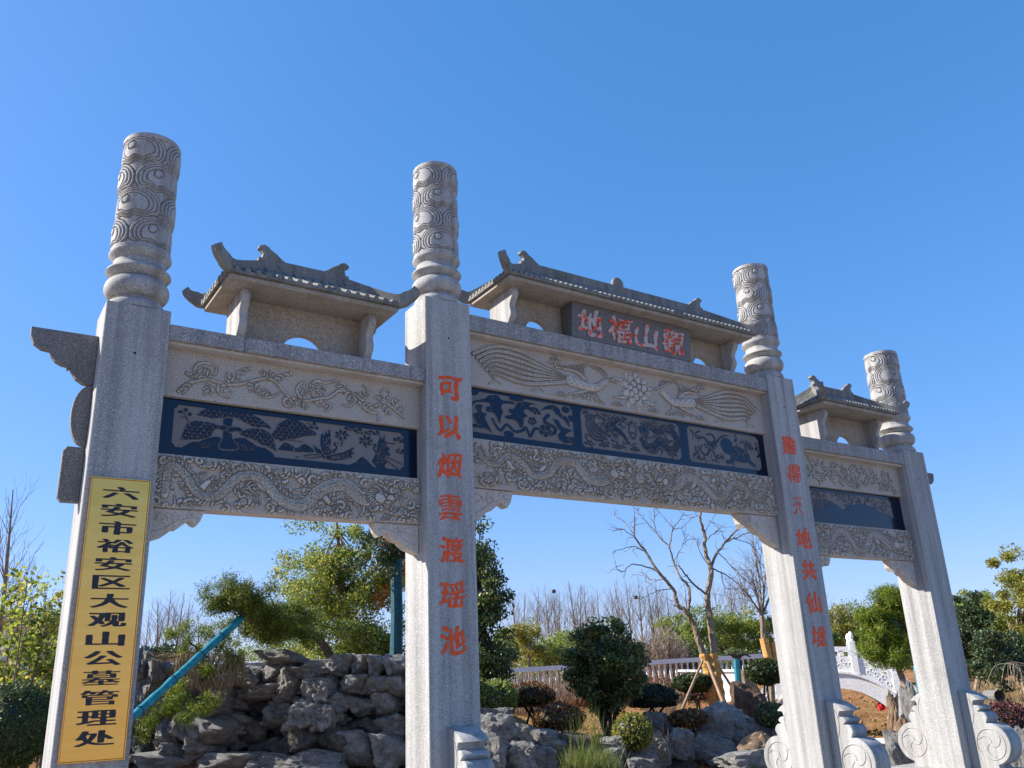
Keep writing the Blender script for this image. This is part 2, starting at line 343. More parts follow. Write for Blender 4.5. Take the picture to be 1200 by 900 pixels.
# ------------------------------------------------------------------ carving rasters
class Ras:
    def __init__(s, L, H, res=0.006):
        s.nx = int(round(L/res))+1; s.nz = int(round(H/res))+1; s.L, s.Hh, s.res = L, H, res
        s.x = np.linspace(0, L, s.nx); s.z = np.linspace(0, H, s.nz); s.X, s.Z = np.meshgrid(s.x, s.z); s.H = np.zeros_like(s.X); s.C = np.zeros_like(s.X)
    def win(s, cx, cz, r):
        i0, i1 = np.searchsorted(s.x, [cx-r, cx+r]); k0, k1 = np.searchsorted(s.z, [cz-r, cz+r]); return slice(k0, k1), slice(i0, i1)
    def disk(s, cx, cz, r, h=1.0, edge=0.012, carve=False):
        w_ = s.win(cx, cz, r)
        if s.X[w_].size == 0: return
        d = np.hypot(s.X[w_]-cx, s.Z[w_]-cz); val = h*np.clip((r-d)/min(edge, r), 0, 1); T = s.C if carve else s.H
        T[w_] = np.maximum(T[w_], val)
    def stroke(s, pts, r0, r1=None, h=1.0, edge=0.012, carve=False, n=12, cut=0.0052):
        r1 = r0 if r1 is None else r1; P = catmull(pts, n); seg = np.hypot(*np.diff(P, axis=0).T); cum = np.concatenate([[0], np.cumsum(seg)]); tot = cum[-1]
        st = max(0.003, min(r0, r1, 0.02)*0.35) if min(r0, r1) > 0 else 0.004
        ts = np.arange(0, tot, st); px = np.interp(ts, cum, P[:, 0]); pz = np.interp(ts, cum, P[:, 1])
        if carve:
            for a, b, t in zip(px, pz, ts/max(tot, 1e-6)): s.disk(a, b, max(0.003, r0+(r1-r0)*t), h, edge, carve)
            return
        m = max(r0, r1)+cut*1.5; i0, i1 = np.searchsorted(s.x, [px.min()-m, px.max()+m]); k0, k1 = np.searchsorted(s.z, [pz.min()-m, pz.max()+m])
        if i1 <= i0 or k1 <= k0: return
        X, Z = s.X[k0:k1, i0:i1], s.Z[k0:k1, i0:i1]; D = np.full(X.shape, 9.0)
        for a, b, t in zip(px, pz, ts/max(tot, 1e-6)):
            r = max(0.003, r0+(r1-r0)*t); p0, p1 = np.searchsorted(s.x[i0:i1], [a-r-.012, a+r+.012]); q0, q1 = np.searchsorted(s.z[k0:k1], [b-r-.012, b+r+.012])
            if p1 > p0 and q1 > q0: D[q0:q1, p0:p1] = np.minimum(D[q0:q1, p0:p1], np.hypot(X[q0:q1, p0:p1]-a, Z[q0:q1, p0:p1]-b)-r)
        A = D < 0; Bm = (D >= 0) & (D < cut); H = s.H[k0:k1, i0:i1]; C = s.C[k0:k1, i0:i1]; ed = min(edge, max(r0, r1))
        H[A] = h*(0.45+0.55*np.clip(-D[A]/ed, 0, 1)); C[A] = 0; C[Bm] = 1.0
    def poly(s, pts, h=1.0, smooth=True, cut=0.0052):
        P = np.array(pts, float)
        if smooth: P = catmull(np.vstack([P, P[:1]]), 4)[:-1]
        i0, i1 = np.searchsorted(s.x, [P[:, 0].min()-.01, P[:, 0].max()+.01]); k0, k1 = np.searchsorted(s.z, [P[:, 1].min()-.01, P[:, 1].max()+.01])
        if i1 <= i0 or k1 <= k0: return
        X, Z = s.X[k0:k1, i0:i1], s.Z[k0:k1, i0:i1]; ins = np.zeros(X.shape, bool); D = np.full(X.shape, 9.0); Q = np.roll(P, -1, 0)
        for (xa, za), (xb, zb) in zip(P, Q):
            c = ((za > Z) != (zb > Z)); ins ^= c & (X < (xb-xa)*(Z-za)/((zb-za) if abs(zb-za) > 1e-9 else 1e-9)+xa)
            t = np.clip(((X-xa)*(xb-xa)+(Z-za)*(zb-za))/max((xb-xa)**2+(zb-za)**2, 1e-12), 0, 1); D = np.minimum(D, np.hypot(X-xa-t*(xb-xa), Z-za-t*(zb-za)))
        H = s.H[k0:k1, i0:i1]; C = s.C[k0:k1, i0:i1]; H[ins] = h*(.5+.5*np.clip(D[ins]/.02, 0, 1)); C[ins] = 0; C[(~ins) & (D < cut)] = 1.0
        return (slice(k0, k1), slice(i0, i1), ins)
    def scales(s, reg, pitch=.048):
        if reg is None: return
        k, i, ins = reg; keep = s.C.copy(); T = np.zeros_like(s.C); s.C = T; x0, x1, z0, z1 = s.x[i.start], s.x[i.stop-1], s.z[k.start], s.z[k.stop-1]; r = 0
        for z in np.arange(z0, z1, pitch*.62):
            for x in np.arange(x0-(pitch/2 if r % 2 else 0), x1, pitch): s.stroke([(x, z), (x+pitch*.25, z+pitch*.38), (x+pitch*.75, z+pitch*.38), (x+pitch, z)], .0026, .0026, 1, .0026, True, 4)
            r += 1
        m = np.zeros_like(ins); m = ins & (s.C[k, i] > .5); s.C = keep; s.C[k, i][m] = 1.0
    def blob_(s, cx, cz, rx, rz, h=1.0, rot=0.0, edge=0.35, cut=0.0052):
        w_ = s.win(cx, cz, max(rx, rz)+cut*2); dx = s.X[w_]-cx; dz = s.Z[w_]-cz
        if dx.size == 0: return
        c, q = math.cos(rot), math.sin(rot); d = np.hypot((dx*c+dz*q)/rx, (-dx*q+dz*c)/rz); rr = min(rx, rz); A = d < 1; B = (d >= 1) & ((d-1)*rr < cut); H = s.H[w_]; C = s.C[w_]
        H[A] = h*(0.5+0.5*np.clip((1-d[A])/edge, 0, 1)); C[A] = 0; C[B & (H > .05)] = 1.0
    def ell(s, cx, cz, rx, rz, h=1.0, edge=0.15, rot=0, carve=False):
        w_ = s.win(cx, cz, max(rx, rz)); dx = s.X[w_]-cx; dz = s.Z[w_]-cz; c, q = math.cos(rot), math.sin(rot)
        if dx.size == 0: return
        d = np.hypot((dx*c+dz*q)/rx, (-dx*q+dz*c)/rz); val = h*np.clip((1-d)/edge, 0, 1); T = s.C if carve else s.H; T[w_] = np.maximum(T[w_], val)
    def spiral(s, cx, cz, R, turns, a0, r0, r1, h=1, dirn=1, **k):
        t = np.linspace(0, 1, int(10*turns)+6); a = a0+dirn*t*turns*2*math.pi; rr = R*(1-t)+0.12*R*t
        s.stroke(np.stack([cx+rr*np.cos(a), cz+rr*np.sin(a)], 1), r0, r1, h, n=3, **k)
    def cloud(s, cx, cz, w_, h=1.0, flip=1):
        for dx, dz, r in ((.85, -.06, .13), (-.85, -.06, .13), (-.5, 0, .22), (.5, 0, .2), (0, -.08, .26), (.18, .16, .27), (-.2, .14, .30)):
            s.blob_(cx+dx*w_*flip*0.6, cz+dz*w_*0.7, r*w_*0.6, r*w_*0.6, h)
        s.spiral(cx-.2*w_*.6*flip, cz+.08*w_, .13*w_, 1.2, 0, .004, .004, 1, carve=True)

def relief(name, ras, x0, z0, yf, yb, depth, mats, parent, mask=None, rough=0.0, border=0.0):
    H = ras.H - 0.8*ras.C*np.minimum(1, ras.H+0.15)
    groove_shade = None
    if mask is None and isinstance(mats, (list, tuple)): mask = ((H > 0.30)).astype(float); gz_, gx_ = np.gradient(ras.H, ras.res); groove_shade = (ras.C > .5) | ((np.hypot(gx_, gz_) > 70) & (H < .75))  # steep walls and cut outlines get the painted crevice shade
    if rough: H = H + rough*rng.random(H.shape)*(ras.H < 0.3)
    e = np.minimum.reduce([ras.X, ras.L-ras.X, ras.Z, ras.Hh-ras.Z]); H = H*np.clip((e-border)/0.008, 0, 1)
    Yv = yf - depth*H + (0 if mask is not None else 0)
    nz, nx = H.shape
    V = np.stack([(x0+ras.X).ravel(), Yv.ravel(), (z0+ras.Z).ravel()], 1)
    k, i = np.meshgrid(np.arange(nz-1), np.arange(nx-1), indexing='ij'); a = (k*nx+i).ravel()
    F = np.stack([a, a+1, a+nx+1, a+nx], 1)
    # closing box behind
    b = len(V); x1, z1 = x0+ras.L, z0+ras.Hh
    V = np.vstack([V, [(x0, yf, z0), (x1, yf, z0), (x1, yf, z1), (x0, yf, z1), (x0, yb, z0), (x1, yb, z0), (x1, yb, z1), (x0, yb, z1)]])
    F = np.vstack([F, [(b+4, b+7, b+6, b+5), (b+0, b+4, b+5, b+1), (b+1, b+5, b+6, b+2), (b+2, b+6, b+7, b+3), (b+3, b+7, b+4, b+0)]])
    mi = None
    if mask is not None:
        mk = (mask[:-1, :-1]+mask[1:, 1:]+mask[:-1, 1:]+mask[1:, :-1])/4 > 0.5
        mi = np.where(mk.ravel(), 0, 1)
        if groove_shade is not None: mi = np.where(groove_shade[:-1, :-1].ravel(), 2, mi)
        mi = np.concatenate([mi, np.zeros(5, int)])
    o = mkobj(name, V, F, mats, parent, matidx=mi)
    o.data.polygons.foreach_set('use_smooth', np.concatenate([np.ones(len(F)-5, bool), np.zeros(5, bool)])); o.data.update()
    return o

# --- motifs -------------------------------------------------------------
def swirls(R, seed, n, r=(.022, .045), w=.013):
    """bed of overlapping scroll strokes covering the ground"""
    q = random.Random(seed); cols = int(R.L/.085); rows = max(2, int(R.Hh/.085)); cells = [(i, k) for i in range(cols) for k in range(rows)]; q.shuffle(cells)
    for i, k in cells[:n]:
        cx = (i+.5+q.uniform(-.4, .4))*R.L/cols; cz = (k+.5+q.uniform(-.4, .4))*R.Hh/rows; rr = q.uniform(*r); a = q.uniform(0, 6.28); dr = q.choice((-1, 1)); b = a-dr*1.4
        sx, sz = cx+rr*math.cos(a), cz+rr*math.sin(a)
        for m in (0, 1, 2)[:q.choice((1, 2, 3))]:
            o = m*.020; R.stroke([(sx+o, sz-o*.5), (sx+o+rr*1.4*math.cos(b), sz+rr*1.4*math.sin(b)), (sx+o+rr*3.0*math.cos(b-dr*.5), sz+rr*3.0*math.sin(b-dr*.5))], w, .004, .70+.08*m, n=6)
        R.spiral(cx, cz, rr, .95, a, w*1.1, w*.8, .85, dr)
def dragon(R, pts, r=0.048, head=1, seed=0):
    q = random.Random(seed); P = catmull(pts, 14); m = len(P); T = np.gradient(P, axis=0); T /= np.linalg.norm(T, axis=1, keepdims=True); Nn = np.stack([-T[:, 1], T[:, 0]], 1)
    fr = lambda i: r*(0.40+0.70*min(1, i/m*2.2))
    for i in range(4, m-4, 3):      # fins and flame tufts behind the body
        for sg in (-1, 1):
            if sg < 0 and i % 2: continue
            p = P[i]+Nn[i]*sg*fr(i)*.8; e = p+Nn[i]*sg*.045-T[i]*.035*head*0-T[i]*.03; R.stroke([p, (p+e)/2+T[i]*.008, e], .013, .004, .75, n=5)
    for f in (0.25, 0.48, 0.74):
        i = int(f*m); x, z = P[i]; sg = -1 if z > R.Hh/2 else 1; ex, ez = x+.10*head, min(max(z+sg*.12, .06), R.Hh-.06)
        for k in range(4): a = math.pi/2*sg+(k-1.5)*.8; R.stroke([(x, z), (x+.10*math.cos(a)-.04*head, z+.10*math.sin(a))], .014, .004, .8, n=5)
        R.stroke([(x, z), (x+.05*head, (z+ez)/2+sg*.02), (ex, ez)], .032, .020, .95)
        for aa in (-1.1, -.4, .4, 1.1): R.stroke([(ex, ez), (ex+.028*head*math.cos(aa), ez+.035*math.sin(aa)), (ex+.05*head*math.cos(aa), ez+.045*math.sin(aa)-.01)], .011, .004, 1.0, n=5)
    # body in short overlapping lengths so the taper follows
    R.stroke(P[::2], r*.50, r*1.15, 1.0, edge=r*.8, n=3, cut=.006)
    for i in range(1, m-3, 1):      # scales
        w0 = fr(i)
        for kk in (-.62, -.2, .22, .6):
            c = P[i]+Nn[i]*w0*kk+T[i]*(.006 if int((kk+1)*5) % 2 else -.003); R.stroke([c-T[i]*.007+Nn[i]*.009, c+T[i]*.005, c-T[i]*.007-Nn[i]*.009], .0032, .0032, .75, .003, True, 3)
    hx, hz = P[-1]; d = head
    for k2 in range(9): aa = math.pi/2+(math.pi/2*.2+.30*k2-.4)*(1 if d > 0 else -1); R.stroke([(hx, hz), (hx+.09*math.cos(aa), hz+.07*math.sin(aa)), (hx+.15*math.cos(aa+.35*d), hz+.11*math.sin(aa+.35*d))], .017, .004, .9, n=6)
    R.blob_(hx+.02*d, hz, .078, .056, 1.1); R.blob_(hx+.085*d, hz-.042, .050, .018, 1.1); R.blob_(hx+.10*d, hz+.002, .055, .030, 1.2); R.blob_(hx+.145*d, hz+.014, .018, .018, 1.2)
    R.stroke([(hx+.01*d, hz+.04), (hx-.03*d, hz+.09), (hx-.10*d, hz+.10)], .012, .005, 1.1); R.blob_(hx+.045*d, hz+.022, .017, .014, 1.3)
    R.stroke([(hx+.13*d, hz+.02), (hx+.19*d, hz+.06), (hx+.17*d, hz+.12)], .008, .004, 1.0); R.stroke([(hx+.10*d, hz-.05), (hx+.14*d, hz-.09), (hx+.20*d, hz-.08)], .008, .004, 1.0)

def fill_curls(R, n, seed, rmin=.02, rmax=.042, margin=.03, h=.75):
    q = random.Random(seed)
    for _ in range(int(n*2.2)):
        for _t in range(14):
            cx, cz, rr = q.uniform(margin+rmin, R.L-margin-rmin), q.uniform(margin, R.Hh-margin), q.uniform(rmin, rmax)
            w_ = R.win(cx, cz, rr*0.8)
            if R.H[w_].size and R.H[w_].mean() < 0.22: break
        else: continue
        a = q.uniform(0, 6.28); dr = q.choice((-1, 1))
        R.spiral(cx, cz, rr, .9, a, .015, .010, h, dr)
        sx, sz = cx+rr*math.cos(a), cz+rr*math.sin(a); b = a-dr*1.4
        R.stroke([(sx, sz), (sx+rr*1.2*math.cos(b), sz+rr*1.2*math.sin(b)), (sx+rr*2.4*math.cos(b-dr*.5), sz+rr*2.4*math.sin(b-dr*.5))], .016, .005, h, n=6)

VINE = [[(30, 275), (60, 240), (100, 225), (150, 215), (200, 230), (250, 240), (300, 235), (360, 215), (420, 205), (460, 230), (500, 280), (530, 305), (600, 320), (660, 310), (720, 300), (760, 270), (800, 270), (850, 290), (900, 330), (950, 350), (1000, 330), (1050, 360), (1110, 410)],
    [(110, 220), (90, 180), (100, 140), (140, 130), (180, 150), (180, 185), (155, 190)], [(60, 185), (90, 205), (125, 215)], [(330, 155), (290, 170), (282, 205), (300, 228)], [(200, 230), (200, 280), (250, 305)], [(370, 218), (362, 260), (395, 295), (440, 300), (475, 278)],
    [(430, 175), (440, 205), (470, 232)], [(525, 180), (480, 190), (462, 218)], [(530, 305), (498, 315), (508, 345), (550, 345)], [(600, 320), (565, 290), (560, 250), (590, 225), (608, 250), (600, 285)], [(640, 295), (620, 250), (650, 218), (700, 228), (742, 218), (768, 250), (740, 288)],
    [(640, 320), (690, 325), (728, 345), (700, 372)], [(790, 275), (825, 285), (852, 320), (820, 348), (788, 340)], [(860, 285), (902, 300), (916, 270), (890, 242)], [(870, 330), (920, 375), (970, 390), (972, 425)], [(960, 350), (1010, 322), (1036, 290), (1010, 262), (982, 278)], [(1045, 345), (1085, 318)],
    [(80, 235), (60, 265), (50, 290)], [(240, 235), (262, 205), (250, 180)], [(150, 245), (175, 268), (160, 290)], [(330, 225), (350, 250), (335, 275)], [(560, 315), (590, 345), (620, 348)], [(800, 262), (790, 235), (760, 225)], [(1000, 335), (1010, 370), (1040, 392)], [(690, 260), (668, 250), (662, 275), (690, 285)], [(130, 160), (150, 168), (160, 185)],
    [(430, 290), (410, 265), (385, 262)], [(990, 300), (970, 318)], [(1080, 380), (1110, 372)], [(420, 210), (400, 180), (380, 172)], [(640, 235), (660, 262)], [(820, 320), (812, 302)], [(545, 330), (570, 338)]]
def vine(R, seed, amp=.09, lam=.62, leaf=1.0):
    def mp(p):
        x, y = p; f = (x+20)/1200; yt, yb = 60+.165*x, 300+.14*x; q = 1-(y-yt)/(yb-yt)
        if seed != 3: f = 1-f
        return (.04+f*(R.L-.08), .03+(q-.08)/.86*(R.Hh-.06))
    for i, c in list(enumerate(VINE))[::-1]: R.stroke([mp(p) for p in c], .013 if i == 0 else .017, .013 if i == 0 else .006, .85, n=8, cut=.006)
    for i, c in enumerate(VINE[1:]):       # small leaves springing from every scroll
        p, q_ = np.array(mp(c[0])), np.array(mp(c[min(2, len(c)-1)])); t = q_-p; t = t/(np.hypot(*t)+1e-6); n_ = np.array([-t[1], t[0]])*(1 if i % 2 else -1)
        for f_ in (0.2, 0.55): a_ = p+(q_-p)*f_; R.stroke([a_, a_+n_*.028+t*.012, a_+n_*.040+t*.040], .012, .004, .75, n=5, cut=.005)
    if seed != 3:
        for i, c in list(enumerate(VINE))[1::2]: R.stroke([(R.L-mp(p)[0]*.96, R.Hh-mp(p)[1]) for p in c], .015, .005, .75, n=8, cut=.006)
def phoenix(R, x0, x1, d, seed=0):
    """body near x0 side facing the middle, tail plumes trailing to x1"""
    q = random.Random(seed); H = R.Hh; sx = lambda t: x0+(x1-x0)*t
    for k in range(7):                                # six long plumes behind the body
        t = k/6
        P = [(sx(.34), H*.46), (sx(.50), H*(.66-.34*t)), (sx(.68), H*(.90-.68*t)), (sx(.85), H*(.90-.58*t)), (sx(.985-.02*k), max(.05, H*(.66-.44*t)))]
        R.stroke(P, .026, .020, .9, edge=.010)
        Pc = catmull(P, 12)
        for j in range(3, len(Pc)-1): R.disk(Pc[j][0], Pc[j][1], .0075, .9, .004, True)
        for sg_ in (-1, 1):
            n_ = np.gradient(Pc, axis=0); n_ = n_/np.linalg.norm(n_, axis=1, keepdims=True); R.stroke(Pc[::3]+sg_*.021*np.stack([-n_[::3, 1], n_[::3, 0]], 1), .0035, .0035, .8, .003, True, 4)
    for k in range(10):                               # upper wing
        t = k/9; R.stroke([(sx(.24), H*.50), (sx(.26+.05*t), H*(.80-.12*t)), (sx(.22+.24*t), H*(.93-.22*t))], .022, .008, .95, edge=.014)
    for k in range(9):                                # lower wing
        t = k/8; R.stroke([(sx(.18), H*.42), (sx(.18+.08*t), H*(.24+.04*t)), (sx(.12+.25*t), H*(.07+.09*t))], .022, .008, .9, edge=.014)
    R.stroke([(sx(.10), H*.58), (sx(.19), H*.40), (sx(.36), H*.46)], .040, .062, 1.15, edge=.03); R.disk(sx(.08), H*.64, .040, 1.2, .02)
    for k in range(16): R.disk(sx(.16+.014*k), H*(.44+.06*math.sin(k*2.1)), .009, .7, .004, True)
    R.stroke([(sx(.06), H*.65), (sx(.015), H*.60)], .016, .004, 1.1, n=5)
    for k in range(4): R.stroke([(sx(.08), H*.68), (sx(.10+.015*k), H*.82), (sx(.13+.03*k), H*.90)], .012, .005, .95)
    fill = [(sx(.02), .06), (sx(.45), H*.92), (sx(.42), .06)]
    for x, z in fill: R.cloud(x, min(max(z, .06), H-.06), .13)
def flower(R, cx, cz, r):
    for ring, (n, rad, rx, rz) in enumerate(((9, .80, .46, .20), (8, .62, .38, .24), (6, .36, .26, .20))):
        for k in range(n): a = k*2*math.pi/n+ring*.35; R.blob_(cx+r*rad*math.cos(a), cz+r*rad*math.sin(a), r*rx, r*rz, .85+.12*ring, a)
        if ring == 0:
            for a in (0.3, 2.6, 3.7, 5.6): R.stroke([(cx+r*.8*math.cos(a), cz+r*.8*math.sin(a)), (cx+r*1.5*math.cos(a+.2), cz+r*1.05*math.sin(a)), (cx+r*2.1*math.cos(a+.1), cz+r*.9*math.sin(a+.2))], .030, .006, .8)
    R.blob_(cx, cz, r*.22, r*.22, 1.3)

# --- polished motifs for the slate panels (mask 1 = polished) -------------
def canopy(R, cx, cz, w_, h_, rot=0, seed=0):
    c, s_ = math.cos(rot), math.sin(rot); nr = max(3, int(h_/.030)); r = .037
    for j in range(nr):
        v = h_*.5-(j+.6)*h_/nr; half = w_*.5*math.sqrt(max(.05, 1-(2*v/h_)**2)); n = max(2, int(2*half/.050))
        for k in range(n+1):
            u = -half+2*half*k/n+(.012 if j % 2 else -.012); R.blob_(cx+c*u-s_*v, cz+s_*u+c*v, r, r*.85, 1.0, 0, .2, .0048)
    R.stroke([(cx-c*w_*.5, cz-s_*w_*.5-h_*.30), (cx, cz-h_*.48), (cx+c*w_*.5, cz+s_*w_*.5-h_*.30)], .016, .016)
def crane(R, x, z, s_, d=1):
    for k in range(6): R.stroke([(x-.01*d, z+.01), (x-(.05-.012*k)*d*s_, z+.08*s_), (x-(.075-.036*k)*d*s_, z+(.165-.008*abs(k-2))*s_)], .0115, .006, cut=0)
    for k in range(6): R.stroke([(x+.01*d, z-.005), (x+(.08+.004*k)*d*s_, z-(.040-.012*k)*s_), (x+(.165-.004*k)*d*s_, z-(.050-.026*k)*s_)], .0115, .006, cut=0)
    R.stroke([(x-.05*s_*d, z-.012), (x, z), (x+.04*s_*d, z+.012)], .020*s_, .026*s_, cut=.0045)
    R.stroke([(x+.045*s_*d, z+.015), (x+.085*s_*d, z+.05*s_), (x+.065*s_*d, z+.085*s_), (x+.10*s_*d, z+.115*s_)], .012, .009, cut=.004)
    R.stroke([(x+.10*s_*d, z+.115*s_), (x+.145*s_*d, z+.112*s_)], .006, .0045, cut=.002)
    for k in (0, 1): R.stroke([(x-.04*s_*d, z-.015), (x-.11*s_*d, z-.035*s_-.014*k), (x-.19*s_*d, z-.050*s_-.020*k)], .006, .005, cut=.002)
def crane(R, x, z, s_, d=1):
    R.stroke([(x-.02*s_*d, z), (x+.03*s_*d, z+.005)], .028*s_, .022*s_)
    R.stroke([(x+.04*s_*d, z+.01), (x+.07*s_*d, z+.05*s_), (x+.05*s_*d, z+.09*s_), (x+.08*s_*d, z+.11*s_)], .010*s_, .006)
    R.stroke([(x+.08*s_*d, z+.11*s_), (x+.12*s_*d, z+.115*s_)], .005, .003)
    for k in range(6): R.stroke([(x, z+.01), (x-.01*d-.012*k*d, z+.07*s_), (x-(.0-.02*k)*d*s_, z+(.155-.012*k)*s_)], .009, .004)
    for k in range(6): R.stroke([(x+.01*d, z-.01), (x+(.07+.01*k)*d*s_, z-(.05-.008*k)*s_), (x+(.15+.006*k)*d*s_, z-(.055-.022*k)*s_)], .009, .004)
    for k in (0, 1): R.stroke([(x-.03*s_*d, z-.01), (x-.11*s_*d, z-.03*s_-.01*k), (x-.17*s_*d, z-.045*s_-.012*k)], .005, .004)
def mound(R, cx, w_, h_, base=.045):
    R.ell(cx, base, w_*.5, h_, 1, .1); w2 = R.Z < base-0.001; 
    for k in range(5): R.stroke([(cx+(k-2)*w_*.08, base+.01), (cx+(k-2)*w_*.12, base+h_*.5), (cx+(k-2)*w_*.17, base+h_*.8)], .0035, .0035, 1, .003, True, 5)
def branch_blossom(R, x, z, s_, a):
    ex, ez = x+s_*math.cos(a), z+s_*math.sin(a); R.stroke([(x, z), ((x+ex)/2+.01, (z+ez)/2), (ex, ez)], .007, .005)
    for k in range(5):
        q = k*1.2566; R.disk(ex+.020*math.cos(q), ez+.020*math.sin(q), .014, 1, .004)
    R.disk((x+ex)/2-.03, (z+ez)/2+.012, .016, 1, .004)
def pines_and_cranes(R):
    def mp(p):
        x, y = p; f = (x-45)/1045; f = f*(1-.06*(1-f)); yt, yb = 345+.129*(x-45), 570+.091*(x-45); return (f*R.L, (1-(y-yt)/(yb-yt))*R.Hh)
    Pm = lambda L: [mp(p) for p in L]; K = 1/500
    for L in ([(95, 568), (130, 545), (160, 540), (200, 520), (240, 515), (275, 560), (260, 600), (100, 590)], [(255, 600), (285, 535), (340, 515), (385, 540), (410, 558), (450, 570), (475, 615)], [(500, 572), (530, 535), (560, 548), (590, 562), (622, 540), (665, 580), (600, 584), (520, 578)], [(825, 650), (868, 622), (895, 603), (945, 665)]):
        R.poly(Pm(L)); c = np.mean(Pm(L), 0)
        for k in range(-2, 3): R.stroke([(c[0]+k*.012, c[1]-.04), (c[0]+k*.028, c[1]), (c[0]+k*.05, c[1]+.02)], .0025, .0025, 1, .0025, True, 5)
    R.poly(Pm([(252, 405), (292, 405), (292, 460), (298, 520), (325, 575), (245, 575), (255, 520), (252, 465)])); R.stroke(Pm([(200, 480), (225, 462), (262, 466)]), .018, .022); R.stroke(Pm([(285, 475), (320, 470), (350, 495)]), .022, .016)
    for L in ([(140, 400), (165, 370), (215, 360), (280, 368), (340, 376), (395, 398), (440, 430), (468, 466), (430, 456), (400, 462), (360, 440), (300, 408), (250, 412), (200, 415)], [(78, 538), (92, 470), (110, 440), (150, 430), (200, 438), (240, 456), (216, 480), (206, 510), (170, 530), (120, 534)],
              [(325, 492), (350, 474), (390, 463), (430, 468), (472, 500), (492, 580), (462, 562), (430, 552), (390, 524), (350, 512)], [(468, 495), (490, 450), (510, 425), (545, 410), (590, 418), (630, 448), (674, 490), (620, 500), (580, 512), (520, 530), (482, 515)]): R.scales(R.poly(Pm(L)))
    for L in ([(655, 538), (690, 568), (720, 585), (752, 570), (766, 592), (742, 622), (700, 607), (678, 592)],): R.poly(Pm(L))
    for L in ([(705, 590), (690, 540), (690, 500), (700, 478), (707, 500), (716, 462), (722, 490), (733, 450), (738, 490), (741, 525), (736, 560), (752, 578), (728, 604)], [(718, 600), (760, 590), (800, 580), (852, 552), (838, 578), (858, 580), (834, 596), (846, 606), (818, 612), (800, 618), (760, 626), (720, 618)],
              [(935, 625), (955, 580), (962, 530), (978, 488), (984, 515), (996, 482), (998, 520), (1010, 520), (1006, 545), (1024, 556), (1012, 572), (1026, 590), (1008, 602), (1012, 630), (996, 640), (1004, 662), (960, 655)]): R.poly(Pm(L), smooth=False)
    for a_ in (0, 1, 2, 3): R.stroke(Pm([(716+a_*6, 585), (705+a_*8, 530), (702+a_*10, 492)]), .0025, .0025, 1, .0025, True, 4); R.stroke(Pm([(745, 604+a_*4), (790, 596+a_*5), (830, 578+a_*9)]), .0025, .0025, 1, .0025, True, 4); R.stroke(Pm([(955+a_*10, 640), (968+a_*8, 590), (980+a_*9, 530)]), .0025, .0025, 1, .0025, True, 4)
    for L, r in (([(752, 580), (768, 556), (756, 538), (768, 530)], .011), ([(768, 530), (800, 544)], .005), ([(690, 596), (640, 598), (578, 612)], .007), ([(695, 606), (660, 612), (600, 606)], .006), ([(962, 580), (944, 560), (954, 538), (940, 534)], .011), ([(940, 534), (912, 545)], .005), ([(1005, 600), (1085, 638)], .007), ([(1000, 612), (1062, 662)], .007),
                 ([(110, 440), (92, 418), (70, 408)], .006), ([(104, 430), (88, 400), (88, 372)], .006), ([(790, 545), (794, 520), (790, 495)], .007), ([(906, 556), (908, 525), (895, 490)], .007), ([(860, 482), (895, 484), (960, 490)], .006), ([(1010, 530), (1050, 534)], .007), ([(630, 430), (655, 445)], .006), ([(540, 522), (620, 532)], .006)): R.stroke(Pm(L), r, r*.7)
    for cx, cy, r in ((790, 490, 15), (905, 518, 15)):
        for k in range(7): a = k*.9; c = mp((cx+r*1.35*math.cos(a), cy+r*1.0*math.sin(a))); R.blob_(c[0], c[1], .030, .015, 1, -a)
    for cx, cy in ((70, 385), (90, 372), (108, 396), (660, 435), (672, 455), (648, 452)): c = mp((cx, cy)); R.blob_(c[0], c[1], .020, .016)
    for cx, cy, w_ in ((835, 458, .075), (870, 468, .05), (925, 478, .06), (955, 480, .04), (1062, 512, .055), (1082, 520, .03), (1080, 576, .035), (1060, 570, .02)): c = mp((cx, cy)); R.blob_(c[0], c[1], w_, .020); R.blob_(c[0]+.012, c[1]+.014, w_*.5, .016)
